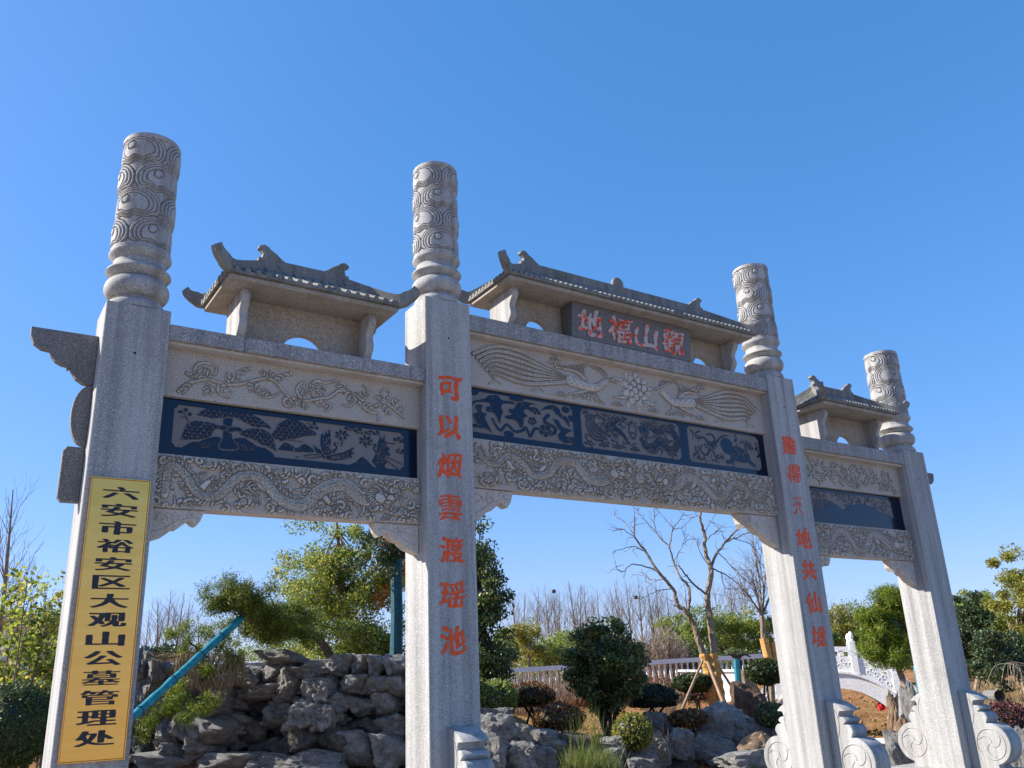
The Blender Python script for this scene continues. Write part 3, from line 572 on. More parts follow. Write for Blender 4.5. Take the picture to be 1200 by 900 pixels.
def cloud_ribbon(R, seed):
    def mp(p):
        x, y = p; f = (x-80)/700; yt, yb = 90+.165*(x-80), 385+.143*(x-80); return (f*R.L, (1-(y-yt)/(yb-yt))*R.Hh)
    Pm = lambda L: [mp(p) for p in L]
    for L in ([(200, 150), (230, 128), (280, 130), (305, 160), (370, 168), (385, 192), (315, 188), (298, 215), (308, 240), (292, 300), (285, 335), (255, 262), (210, 248), (198, 215), (230, 205), (215, 182), (135, 182), (128, 205), (115, 178), (150, 163)],
              [(150, 195), (180, 200), (172, 245), (204, 262), (192, 290), (208, 330), (234, 398), (200, 372), (110, 358), (102, 340), (140, 330), (128, 300), (122, 265), (150, 250), (133, 215)], [(345, 222), (380, 222), (400, 188), (450, 168), (545, 192), (500, 192), (482, 208), (535, 215), (562, 268), (500, 247), (462, 224), (447, 250), (472, 276), (442, 292), (442, 330), (420, 365), (393, 312), (330, 297), (322, 275), (365, 265), (343, 245)],
              [(552, 236), (600, 203), (650, 193), (692, 223), (704, 260), (744, 285), (758, 355), (720, 304), (670, 264), (640, 228), (590, 228)], [(638, 292), (682, 308), (704, 350), (774, 378), (742, 396), (722, 420), (782, 430), (782, 462), (720, 472), (678, 442), (668, 410), (690, 390), (668, 352)]): R.poly(Pm(L))
    R.stroke(Pm([(240, 300), (262, 350), (290, 380), (330, 338), (380, 386), (430, 380), (455, 360), (480, 420), (512, 368), (550, 372), (575, 402), (640, 400), (652, 360), (580, 312), (612, 268)]), .014, .022, n=10)
    for cx, cy, r in ((585, 380, 24), (500, 312, 16)):
        for k in range(5): a = k*1.2566+.3; c = mp((cx+r*math.cos(a), cy+r*math.sin(a))); R.blob_(c[0], c[1], .036 if r > 20 else .022, .032 if r > 20 else .020)
    for cx, cy, a_, b_ in ((118, 104, .07, .035), (88, 180, .03, .035), (92, 262, .045, .035), (82, 325, .03, .03), (400, 152, .09, .026), (340, 405, .06, .030), (735, 228, .05, .035), (768, 292, .035, .035), (520, 250, .02, .02)): c = mp((cx, cy)); R.blob_(c[0], c[1], a_, b_)
    for cx, cy in ((245, 155), (230, 225), (150, 225), (160, 275), (150, 340), (440, 200), (360, 240), (410, 285), (650, 215), (715, 280), (690, 330), (740, 450), (585, 380)): c = mp((cx, cy)); R.spiral(c[0], c[1], .022, 1.1, cx, .0025, .0025, 1, carve=True)
def dragon_phoenix(R):
    L, H = R.L, R.Hh
    q = random.Random(4)
    for _ in range(80):
        x, z, a, dr = q.uniform(.05, L-.05), q.uniform(.04, H-.04), q.uniform(0, 6.28), q.choice((-1, 1)); R.stroke([(x, z), (x+.04*math.cos(a), z+.04*math.sin(a)), (x+.085*math.cos(a+dr*.8), z+.085*math.sin(a+dr*.8))], .012, .004)
    for q_ in range(5): R.stroke([(.40, .20-.01*q_), (.28, .10+.030*q_), (.14+.01*q_, .12+.045*q_), (.07+.035*q_, .26+.03*q_), (.11+.04*q_, .39)], .014, .009)
    R.ell(.42, .26, .13, .085, 1, .1, -.5); R.stroke([(.46, .28), (.6, .2), (.66, .1)], .04, .012); R.stroke([(.44, .3), (.56, .38), (.62, .36)], .03, .012)
    for k in range(7): R.stroke([(.36, .30), (.28-.02*k+.06*k, .38), (.22+.07*k, .43)], .010, .005)
    R.stroke([(.70, .36), (.69, .25), (.75, .17), (.80, .26), (.78, .36)], .013, .006); R.disk(.74, .37, .018, 1, .004)
    R.stroke([(.92, .30), (1.02, .35), (1.14, .29), (1.24, .34), (1.37, .31), (1.42, .2), (1.35, .12), (1.24, .15), (1.15, .22), (1.06, .14), (.96, .12), (.86, .18)], .038, .026)
    Pq = catmull([(.92, .30), (1.02, .35), (1.14, .29), (1.24, .34), (1.37, .31), (1.42, .2), (1.35, .12), (1.24, .15), (1.15, .22), (1.06, .14), (.96, .12), (.86, .18)], 6)
    for q_ in range(2, len(Pq)-2): t_ = Pq[q_+1]-Pq[q_-1]; t_ = t_/np.hypot(*t_); n_ = np.array([-t_[1], t_[0]]); R.stroke([Pq[q_]-n_*.024, Pq[q_]+t_*.010, Pq[q_]+n_*.024], .0024, .0024, 1, .0024, True, 3); R.stroke([Pq[q_]+n_*.034, Pq[q_]+n_*.062-t_*.02], .009, .004, cut=0)
    R.ell(.92, .30, .08, .055, 1, .1)
    for k in range(8): R.stroke([(.95+.055*k, .35), (.93+.055*k, .39), (.955+.055*k, .43)], .009, .004)
    for x in (.1, .3, .5, .76, 1.02, 1.34): R.cloud(x, .05, .12); 
    for x in (.08, .35, .62, 1.10, 1.38): R.cloud(x, H-.04, .09)
def lion_ball(R):
    L, H = R.L, R.Hh
    q = random.Random(6)
    for _ in range(20):
        x, z, a, dr = q.uniform(.05, L-.05), q.uniform(.04, H-.04), q.uniform(0, 6.28), q.choice((-1, 1)); R.stroke([(x, z), (x+.04*math.cos(a), z+.04*math.sin(a)), (x+.08*math.cos(a+dr*.8), z+.08*math.sin(a+dr*.8))], .012, .004)
    R.ell(.86, .17, .20, .10, 1, .1, -.15); R.ell(.66, .24, .095, .085, 1, .1); R.stroke([(.98, .15), (1.06, .08), (1.12, .05)], .04, .02); R.stroke([(.76, .12), (.70, .06), (.62, .05)], .04, .02)
    for k in range(7): a = .6+k*.4; R.disk(.66+.09*math.cos(a), .25+.085*math.sin(a), .026, 1, .004)
    for k in range(6): a = .5+k*.28; R.stroke([(1.0, .24), (1.0+.06*math.cos(a), .24+.06*math.sin(a)), (1.0+.15*math.cos(a), .24+.14*math.sin(a))], .016, .005)
    R.disk(.37, .22, .065, 1, .004)
    R.stroke([(.37, .22), (.28, .32), (.16, .30), (.14, .36), (.22, .40)], .017, .010); R.stroke([(.37, .22), (.46, .32), (.40, .38), (.32, .36)], .017, .010); R.stroke([(.40, .2), (.5, .3), (.6, .38), (.7, .40)], .015, .008)
    R.stroke([(.35, .18), (.28, .1), (.2, .15), (.22, .22)], .017, .010); R.stroke([(.40, .16), (.46, .08), (.58, .12)], .015, .008); R.stroke([(.06, .40), (.1, .34), (.08, .28)], .014, .006)
    for x, z in ((.09, .12), (.13, .08), (1.18, .3), (1.2, .2), (.82, .37)): R.stroke([(x, z-.03), (x+.03, z), (x+.01, z+.04), (x+.04, z+.06)], .016, .005)
    R.spiral(.37, .22, .05, 1.5, 0, .0035, .003, 1, carve=True)
    for k in range(4): R.stroke([(.78+.06*k, .22), (.80+.06*k, .17), (.79+.06*k, .13)], .003, .003, 1, .003, True, 5)
def landscape(R):
    q = random.Random(5); L, H = R.L, R.Hh
    R.ell(.62, .06, .38, .20, 1, .1, -.3); R.ell(1.25, .05, .5, .22, 1, .1, .1); R.ell(1.75, .04, .25, .14, 1, .1); R.ell(.2, .03, .3, .12, 1, .1)
    for x in (.12, .22, .34, .42): R.stroke([(x, .05), (x+.02, .2), (x-.01, .38)], .012, .008)
    for _ in range(60): x = q.uniform(.05, .55); z = q.uniform(.2, .40); a = q.uniform(-2.4, -.7); R.stroke([(x, z), (x+.05*math.cos(a), z+.05*math.sin(a))], .008, .003, n=4)
    for _ in range(90): x = q.gauss(1.25, .22); z = q.gauss(.27, .06); R.disk(x, z, q.uniform(.008, .022), 1, .004)
    for _ in range(60): x = q.gauss(.85, .15); z = q.gauss(.38, .03); R.disk(x, z, q.uniform(.008, .02), 1, .004)
    for _ in range(40): x = q.gauss(1.8, .08); z = q.gauss(.3, .06); R.disk(x, z, q.uniform(.006, .016), 1, .004)

# ------------------------------------------------------------------ lettering
GL = {}
def glyph(ch, cx, cz, w_, h_, y, mat, parent, name='character', bx=0.03, bz=0.015, depth=0.006, shear=0.0, wob=0.0, rot=0.0, brush=0.0):
    """a character cut as a solid: the outline is thickened by laying shifted copies a hair apart in depth"""
    if ch not in GL:
        cu = bpy.data.curves.new('g', 'FONT'); cu.body = ch; cu.extrude = 0.5; cu.resolution_u = 4
        o = bpy.data.objects.new('g', cu); COL.objects.link(o); dg = bpy.context.evaluated_depsgraph_get(); me = bpy.data.meshes.new_from_object(o.evaluated_get(dg)); bpy.data.objects.remove(o)
        import bmesh
        bm = bmesh.new(); bm.from_mesh(me); hh = max(v.co.y for v in bm.verts)-min(v.co.y for v in bm.verts)
        bmesh.ops.triangulate(bm, faces=bm.faces[:])
        for _ in range(2):
            le = [e for e in bm.edges if (e.verts[0].co.xy-e.verts[1].co.xy).length > hh*0.13]
            if not le: break
            bmesh.ops.subdivide_edges(bm, edges=le, cuts=1); bmesh.ops.triangulate(bm, faces=[f for f in bm.faces if len(f.verts) > 3])
        bm.to_mesh(me); bm.free()
        n = len(me.vertices); co = np.zeros(n*3); me.vertices.foreach_get('co', co); GL[ch] = (co.reshape(-1, 3), [tuple(p.vertices) for p in me.polygons])
    co, fc = GL[ch]; lo, hi = co.min(0), co.max(0); c = (lo+hi)/2; ext = hi-lo
    n = len(co); V = []; F = []
    if ch in '雲': bz = 0.004
    if ch in '雲難瑶觀境渡烟福墓管裕得': bz = bz*0.5; bx = bx*0.8
    K = 7
    for k in range(K):
        a = 2*math.pi*k/(K-1); sx, sz = (0, 0) if k == K-1 else (bx*math.cos(a), bz*math.sin(a))
        u0, v0 = (co[:, 0]-c[0])/ext[0], (co[:, 1]-c[1])/ext[1]; am = 1.0+brush*np.sin(u0*9.0+v0*5.0+ord(ch) % 9)*np.cos(v0*8.0-u0*3.0)
        X = (u0+sx*am)*w_; Z = (v0+sz*am)*h_
        if wob: X, Z = X+wob*w_*np.sin(Z/h_*6+ord(ch) % 7), Z+wob*h_*np.sin(X/w_*7+ord(ch) % 5)
        X = X+shear*Z; X, Z = X*math.cos(rot)-Z*math.sin(rot), X*math.sin(rot)+Z*math.cos(rot)
        V.append(np.stack([cx+X, np.where(co[:, 2] > 0, y-depth-k*0.0004, y+0.004), cz+Z], 1)); F += [tuple(k*n+i for i in f) for f in fc]
    return mkobj(name, np.vstack(V), F, mat, parent)

# ------------------------------------------------------------------ THE GATE
XP = [0.0, 2.894, 7.909, 10.656]; WP = [0.5, 0.514, 0.514, 0.5]; DEP = 0.465; YC = DEP/2
HP = [4.68, 5.352, 5.315, 4.592]
gate = thing('memorial_gate', (5.6, YC, 0.0), 'grey granite memorial archway with four pillars, three bays and small tiled roofs', 'gate')

# engraved cloud relief of the column drums
def cloud_shaft(cx, cyy, r, z0, z1, rot, parent):
    nt_, nz_ = 300, 260; th = np.linspace(0, 2*math.pi, nt_, endpoint=False); zz = np.linspace(0, 1, nz_); T, Z = np.meshgrid(th, zz)
    Hh = z1-z0; zr = Z*Hh; H = np.zeros_like(T); rows = 4; pitch = (Hh-0.05)/rows
    for k in range(rows+1):
        for j in range(3):
            tc_ = (j+(k % 2)*0.5)*2*math.pi/3; zc_ = 0.04+k*pitch+pitch*0.42
            u_ = ((T-tc_+math.pi) % (2*math.pi)-math.pi)*r; v_ = zr-zc_
            vv = v_ + 0.012*np.cos(u_*44+k*1.3)*np.clip((-v_+0.03)/0.05, 0, 1)
            au = np.abs(u_)/0.262; d = np.where(vv > 0, (au**2+(np.abs(vv)/0.165)**2)**0.5, (au**3.2+(np.abs(vv)/0.125)**3.2)**(1/3.2))
            sgn_ = 1 if (j+k) % 2 else -1; du = u_-0.055*sgn_; dv = v_-0.035; rr_ = np.hypot(du, dv); ang = np.arctan2(dv, du*sgn_); sp = (rr_-0.013*(ang+math.pi)/math.pi)/0.026
            lev = np.where(d < 1, 0.35, 0)+np.where(d < 0.86, 0.14, 0)+np.where(d < 0.73, 0.14, 0)+np.where(d < 0.58, 0.14, 0)+np.where(rr_ < 0.030, 0.25, 0)
            g = np.zeros_like(d)
            for e_ in (1.0, 0.86, 0.73, 0.58): g = np.maximum(g, np.exp(-((d-e_)/0.022)**2))
            g = np.maximum(g, np.exp(-((sp-1.0)/0.20)**2)*(rr_ < 0.05))
            h = lev-1.0*g*(d < 1.06)
            H = np.where(d < 1.04, np.where(H == 0, h, np.maximum(H, h)), H)
    bandm = (zr < 0.05) | (zr > Hh-0.045); H = np.where(bandm, 0.55, H)
    rr = r-0.020+0.022*H; rr = np.where(zr > Hh-0.01, r-0.014, rr)
    V = np.stack([cx+rr*np.cos(T+rot), cyy+rr*np.sin(T+rot), z0+zr], -1).reshape(-1, 3)
    k, i = np.meshgrid(np.arange(nz_-1), np.arange(nt_), indexing='ij'); a = (k*nt_+i).ravel(); b = (k*nt_+(i+1) % nt_).ravel()
    F = np.stack([a, b, b+nt_, a+nt_], 1); c0 = len(V); V = np.vstack([V, [(cx, cyy, z1)]]); top = (nz_-1)*nt_+np.arange(nt_)
    F2 = np.stack([top, np.roll(top, -1), np.full(nt_, c0), np.full(nt_, c0)], 1)[:, :3]
    Fl = [tuple(f) for f in F]+[tuple(f) for f in F2]
    o = mkobj('cloud_column', V, Fl, M['granite'], parent, smooth=True); o.data.set_sharp_from_angle(angle=R_(50)); return o

P2CH = [('可', 4.397, 3.155), ('以', 4.001, 3.151), ('烟', 3.615, 3.135), ('雲', 3.203, 3.139), ('渡', 2.812, 3.147), ('瑶', 2.401, 3.142), ('池', 2.005, 3.142)]
P3CH = [('難', 4.369, 8.150), ('得', 4.0, 8.160), ('天', 3.58, 8.140), ('地', 3.173, 8.160), ('共', 2.786, 8.170), ('仙', 2.396, 8.160), ('境', 1.997, 8.165)]
def drum_stone(x0, x1, sgn, parent):
    """scroll-and-drum buttress against the front (sgn -1) or rear (sgn +1) face"""
    yb = -0.002 if sgn < 0 else DEP+0.002
    Y_ = lambda d: yb+sgn*d
    def arc(cy, cz, r, a0, a1, n=8): return [(cy+r*math.cos(a), cz+r*math.sin(a)) for a in np.linspace(R_(a0), R_(a1), n)]
    prof = [(0, 0.30), (0.36, 0.30)]+arc(0.31, 0.63, 0.25, -78, 92, 18)+arc(0.245, 0.935, 0.085, 5, 110, 7)+arc(0.195, 1.03, 0.07, 20, 120, 6)+[(0.17, 1.08)]+arc(0.27, 1.10, 0.10, 200, 130, 5)[:4]+[(0.262, 1.165), (0.20, 1.215), (0.10, 1.262), (0, 1.285)]
    pts = [(Y_(d), z) for d, z in prof]
    mb = MB(); mb.prism(pts, 'x', x0, x1, 0.008); o = mb.build('drum_stone', M['granite'], parent, autosmooth=40)
    cyy, cz = Y_(0.31), 0.63
    for xx in (x0-0.001, x1+0.001):
        m2 = MB()
        m2.tube([(xx, cyy+0.185*math.cos(a), cz+0.185*math.sin(a)) for a in np.linspace(0, 2*math.pi, 33)], 0.0075, 5)
        for k in range(3):
            a0 = k*2.094+0.4; m2.tube([(xx, cyy+r_*math.cos(a0+1.9*(1-r_/0.16)*1.0), cz+r_*math.sin(a0+1.9*(1-r_/0.16))) for r_ in np.linspace(0.02, 0.165, 9)], 0.0065, 5)
        m2.tube([(xx, cyy+sgn*-0.20+0.0*t+sgn*0.2*math.sin(t)*0.25, 0.86+0.34*t/3.14) for t in np.linspace(0, 3.14, 9)], 0.005, 5)
        tag(m2.build('spiral_carving', M['granite'], o), kind='stuff')
for i in range(4):
    x, wd, H = XP[i], WP[i], HP[i]
    mb = MB(); mb.box(x, x+wd, 0, DEP, 0.32, H, 0.006); pil = mb.build('pillar', M['granite'], gate)
    cx = x+wd/2
    mb = MB(); mb.prism([(cx+0.009*math.cos(a), H-0.42+(0.012)*math.sin(a)) for a in np.linspace(0, 2*math.pi, 12, endpoint=False)], 'y', -0.0015, 0.02); mb.build('anchor_hole_disc', M['hole'], pil)  # black disc just proud of the face, painted as the hole's dark inside
    # turned neck and drum
    r = 0.245
    neck = [(0.205, H), (0.235, H+0.004), (0.240, H+0.03), (0.225, H+0.07), (0.19, H+0.098), (0.20, H+0.11)]
    for a in np.linspace(-75, 78, 12): neck.append((0.165+0.095*math.cos(R_(a)), H+0.210+0.098*math.sin(R_(a))))
    neck += [(0.200, H+0.305), (0.205, H+0.312), (0.250, H+0.345), (0.262, H+0.362), (0.258, H+0.375), (0.222, H+0.408), (0.212, H+0.425), (0.210, H+0.462), (0.205, H+0.466), (0.240, H+0.505), (0.252, H+0.522), (0.253, H+0.532)]
    mb = MB(); mb.lathe(cx, YC, neck, 64); mb.build('turned_neck', M['granite'], pil, autosmooth=38)
    top = [6.34, 6.99, 6.98, 6.175][i]
    cloud_shaft(cx, YC, 0.250, H+0.528, top, [0.9, 0.35, 1.2, 2.0][i], pil)
    mb = MB(); mb.box(x-0.18, x+wd+0.18, -0.62, DEP+0.62, 0.004, 0.32, 0.012); mb.build('plinth', M['granite'], pil)
    if i: drum_stone(cx-0.085, cx+0.185, -1, pil); drum_stone(cx-0.085, cx+0.185, 1, pil)
    if i in (1, 2):
        for ch, z, xx in (P2CH if i == 1 else P3CH):
            faded = ch == '天'
            glyph(ch, xx, z, 0.25 if not faded else 0.19, 0.235 if not faded else 0.22, 0.0, M['red_faded'] if faded else M['red'], pil, bx=0.020 if faded else 0.034, bz=0.016 if faded else 0.028, depth=0.003, shear=0.10, wob=0.035, rot=0.05, brush=0.75)

# beams -------------------------------------------------------------
def cap_slab(x0, x1, z0, z1, joints):
    xs = [x0]+joints+[x1]
    for a, b in zip(xs[:-1], xs[1:]):
        mb = MB(); mb.box(a+0.0015, b-0.0015, 0.012, 0.453, z0+0.018, z1, 0.006); o = mb.build('coping_slab', M['granite_coping'], gate)
    mb = MB(); mb.box(x0+0.002, x1-0.002, 0.055, 0.41, z0-0.006, z0+0.0175); mb.build('coping_fillet', M['granite_buff'], gate)
def beam(name, x0, x1, z0, z1, draw, depth=0.028, edge=0.0):
    R = Ras(x1-x0, z1-z0, 0.0052); draw(R); return relief(name, R, x0+0.0, z0, 0.15, 0.315, depth, [M['granite_buff'], M['granite_pecked'], M['groove_shade']], gate, rough=0.12, border=0.012)
def panel(name, x0, x1, z0, z1, draws, part=None):
    """one polished slate strip with sunk pecked fields"""
    R = Ras(x1-x0, z1-z0, 0.005); mask = np.ones_like(R.X)
    for fx0, fx1, fz0, fz1, fn in draws:
        S = Ras(fx1-fx0, fz1-fz0, 0.005); fn(S)
        inside = (R.X > fx0) & (R.X < fx1) & (R.Z > fz0) & (R.Z < fz1)
        c_ = 0.03     # notched corners
        for qx in (fx0, fx1):
            for qz in (fz0, fz1): inside &= ~(np.hypot(R.X-qx, R.Z-qz) < c_)
        ii = np.clip(((R.X-fx0)/(fx1-fx0)*(S.nx-1)).astype(int), 0, S.nx-1); kk = np.clip(((R.Z-fz0)/(fz1-fz0)*(S.nz-1)).astype(int), 0, S.nz-1)
        q_ = S.H > 0.4
        for _ in range(0 if fn.__name__ in ('pines_and_cranes', 'landscape') else 1): q_ = q_ | np.roll(q_, 1, 0) | np.roll(q_, -1, 0) | np.roll(q_, 1, 1) | np.roll(q_, -1, 1)
        mm = (q_ & (S.C < 0.5))[kk, ii]
        mask = np.where(inside, mm.astype(float), mask)
    R.H = mask.copy(); R.C[:] = 0
    return relief(name, R, x0, z0, 0.205, 0.262, 0.010, [M['slate'], M['pecked']], gate, mask=mask)

# left bay
BX = [(0.502, 2.892), (3.410, 7.907), (8.425, 10.654)]
cap_slab(0.5, 2.894, 4.418, 4.570, [1.130])
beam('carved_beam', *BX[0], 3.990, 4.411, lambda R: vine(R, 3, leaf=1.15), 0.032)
panel('slate_panel', *BX[0], 3.495, 3.988, [(0.13, 2.24, 0.075, 0.435, pines_and_cranes)])
def left_low(R):
    swirls(R, 31, 90, (.028, .05), .015)
    for x, z in ((.45, .36), (1.05, .36), (.75, .07), (1.50, .07), (2.2, .34), (2.2, .08)): R.cloud(x, z, .17)
    dragon(R, [(0.10, .10), (0.12, .33), (0.22, .30), (0.36, .13), (.52, .13), (.68, .29), (.86, .30), (1.05, .13), (1.25, .10), (1.42, .25), (1.62, .31), (1.80, .20), (1.98, .22)], 0.056, 1, 2)
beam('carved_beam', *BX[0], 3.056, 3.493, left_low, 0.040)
# middle bay
cap_slab(3.408, 7.909, 5.062, 5.255, [6.72])
def mid_up(R):
    flower(R, R.L/2+.05, R.Hh*.5, .20); phoenix(R, R.L/2-.18, .08, -1, 1); phoenix(R, R.L/2+.30, R.L-.08, 1, 2); R.cloud(1.15, .42, .15); R.cloud(3.3, .42, .15)
    for k in range(8): x = .3+k*.55; R.stroke([(x, .05), (x+.08, .09), (x+.14, .06)], .009, .004, .6)
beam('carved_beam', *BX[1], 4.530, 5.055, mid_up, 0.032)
panel('slate_panel', *BX[1], 3.968, 4.528, [(0.05, 1.40, 0.075, 0.515, lambda S: cloud_ribbon(S, 1)), (1.52, 3.00, 0.075, 0.515, dragon_phoenix), (3.14, 4.38, 0.075, 0.515, lion_ball)])
def mid_low(R):
    swirls(R, 32, 210, (.028, .05), .016)
    for x in (.30, .9, 1.55, 2.1, 2.5, 3.1, 3.7, 4.25): R.cloud(x, .075, .20)
    for x in (.62, 1.0, 1.6, 2.0, 2.7, 3.4, 4.0): R.cloud(x, .44, .18)
    dragon(R, [(0.12, .42), (0.20, .30), (0.34, .25), (.50, .36), (.66, .30), (.80, .18), (1.0, .22), (1.14, .36), (1.34, .36), (1.5, .22), (1.7, .20), (1.88, .30)], 0.052, 1, 5)
    dragon(R, [(R.L-.12, .42), (R.L-.25, .26), (R.L-.42, .22), (R.L-.58, .34), (R.L-.76, .34), (R.L-.92, .18), (R.L-1.1, .16), (R.L-1.28, .30), (R.L-1.5, .36), (R.L-1.7, .24), (R.L-1.88, .28)], 0.052, -1, 6)
    for k in range(10): a = k*.63; R.stroke([(R.L/2, .28), (R.L/2+.13*math.cos(a), .28+.12*math.sin(a))], .014, .004, .9, n=4)
    R.blob_(R.L/2, .28, .062, .062, 1.2); R.spiral(R.L/2, .28, .045, 1.6, 0, .004, .004, 1, carve=True)
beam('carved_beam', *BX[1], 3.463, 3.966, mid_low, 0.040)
# right bay
cap_slab(8.423, 10.656, 4.352, 4.535, [8.93, 9.99])
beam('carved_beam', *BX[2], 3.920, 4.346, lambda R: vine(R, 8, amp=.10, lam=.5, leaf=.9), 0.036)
panel('slate_panel', *BX[2], 3.435, 3.918, [(0.02, 1.98, 0.05, 0.43, landscape)])
def right_low(R):
    swirls(R, 33, 80, (.028, .05), .015)
    for x, z in ((.4, .36), (1.0, .35), (.72, .08), (1.4, .08), (2.05, .34), (2.05, .08), (.1, .08)): R.cloud(x, z, .16)
    dragon(R, [(0.12, .34), (0.2, .2), (0.32, .12), (.5, .2), (.62, .33), (.8, .30), (.95, .12), (1.15, .12), (1.32, .30), (1.52, .30), (1.7, .18), (1.84, .2)], 0.050, 1, 11)
beam('carved_beam', *BX[2], 3.012, 3.433, right_low, 0.040)
# corner brackets under the lower beams
def bracket(xp, sgn, zt, s_, dz):
    pr = [(0, 0), (0.43, 0), (0.405, -0.085), (0.375, -0.125), (0.345, -0.115), (0.31, -0.085), (0.27, -0.125), (0.225, -0.16), (0.185, -0.165), (0.165, -0.19), (0.12, -0.225), (0.07, -0.245), (0.0, -0.27)]
    pts = [(xp+sgn*a*s_, zt-0.003+b*dz) for a, b in pr]
    mb = MB(); mb.prism(pts, 'y', 0.172, 0.295, 0.008); o = mb.build('corner_bracket', M['granite_buff'], gate)
    m2 = MB()
    for cx_, cz_, rr, t0 in ((0.10, -0.09, 0.055, 0), (0.22, -0.07, 0.045, 2), (0.33, -0.045, 0.035, 1)):
        m2.tube([(xp+sgn*(cx_+rr*(1-t/8)*math.cos(t+t0))*s_, 0.170, zt+(cz_+rr*(1-t/8)*math.sin(t+t0))*dz) for t in np.linspace(0, 6.5, 16)], 0.010, 5)
    m2.tube([(xp+sgn*a*s_, 0.171, zt+b*dz) for a, b in ((0.03, -0.2), (0.12, -0.18), (0.2, -0.12), (0.3, -0.08), (0.39, -0.07))], 0.010, 5)
    tag(m2.build('leaf_carving', M['granite_buff'], o), kind='stuff')
bracket(0.502, 1, 3.056, 1.0, 1.0); bracket(2.892, -1, 3.056, 1.06, 1.0)
bracket(3.410, 1, 3.463, 1.30, 1.35); bracket(7.907, -1, 3.463, 1.55, 1.42)
bracket(8.425, 1, 3.012, 1.0, 1.0); bracket(10.654, -1, 3.012, 1.25, 1.25)
# side wings on the outer pillars
def wing(xe, sgn, dz):
    X_ = lambda a: xe+sgn*a
    pr = [(0.0, 4.432), (0.488, 4.428), (0.484, 4.36), (0.455, 4.295), (0.40, 4.258), (0.335, 4.250), (0.325, 4.215), (0.29, 4.172), (0.245, 4.150), (0.205, 4.145), (0.20, 4.115), (0.178, 4.130), (0.165, 4.100), (0.13, 4.050), (0.075, 4.015), (0.0, 4.010)]
    mb = MB(); mb.prism([(X_(a), z+dz) for a, z in pr], 'y', 0.20, 0.272, 0.004); mb.build('wing_corbel', M['granite_dark'], gate)
    pr = [(0.0, 3.500)]+[(0.13*math.cos(a)**0.8 if math.cos(a) > 0 else 0, 3.755+0.248*math.sin(a)) for a in np.linspace(-1.5, 1.5, 17)]+[(0.0, 4.006)]
    mb = MB(); mb.prism([(X_(a), z+dz) for a, z in pr], 'y', 0.20, 0.272, 0.004); mb.build('wing_half_disc', M['granite_dark'], gate)
    pr = [(0.0, 3.060), (0.125, 3.060), (0.152, 3.095), (0.152, 3.455), (0.125, 3.492), (0.0, 3.492)]
    mb = MB(); mb.prism([(X_(a), z+dz) for a, z in pr], 'y', 0.20, 0.272, 0.004); mb.build('wing_block', M['granite_dark'], gate)
wing(-0.002, -1, 0.0); wing(11.158, 1, -0.06)

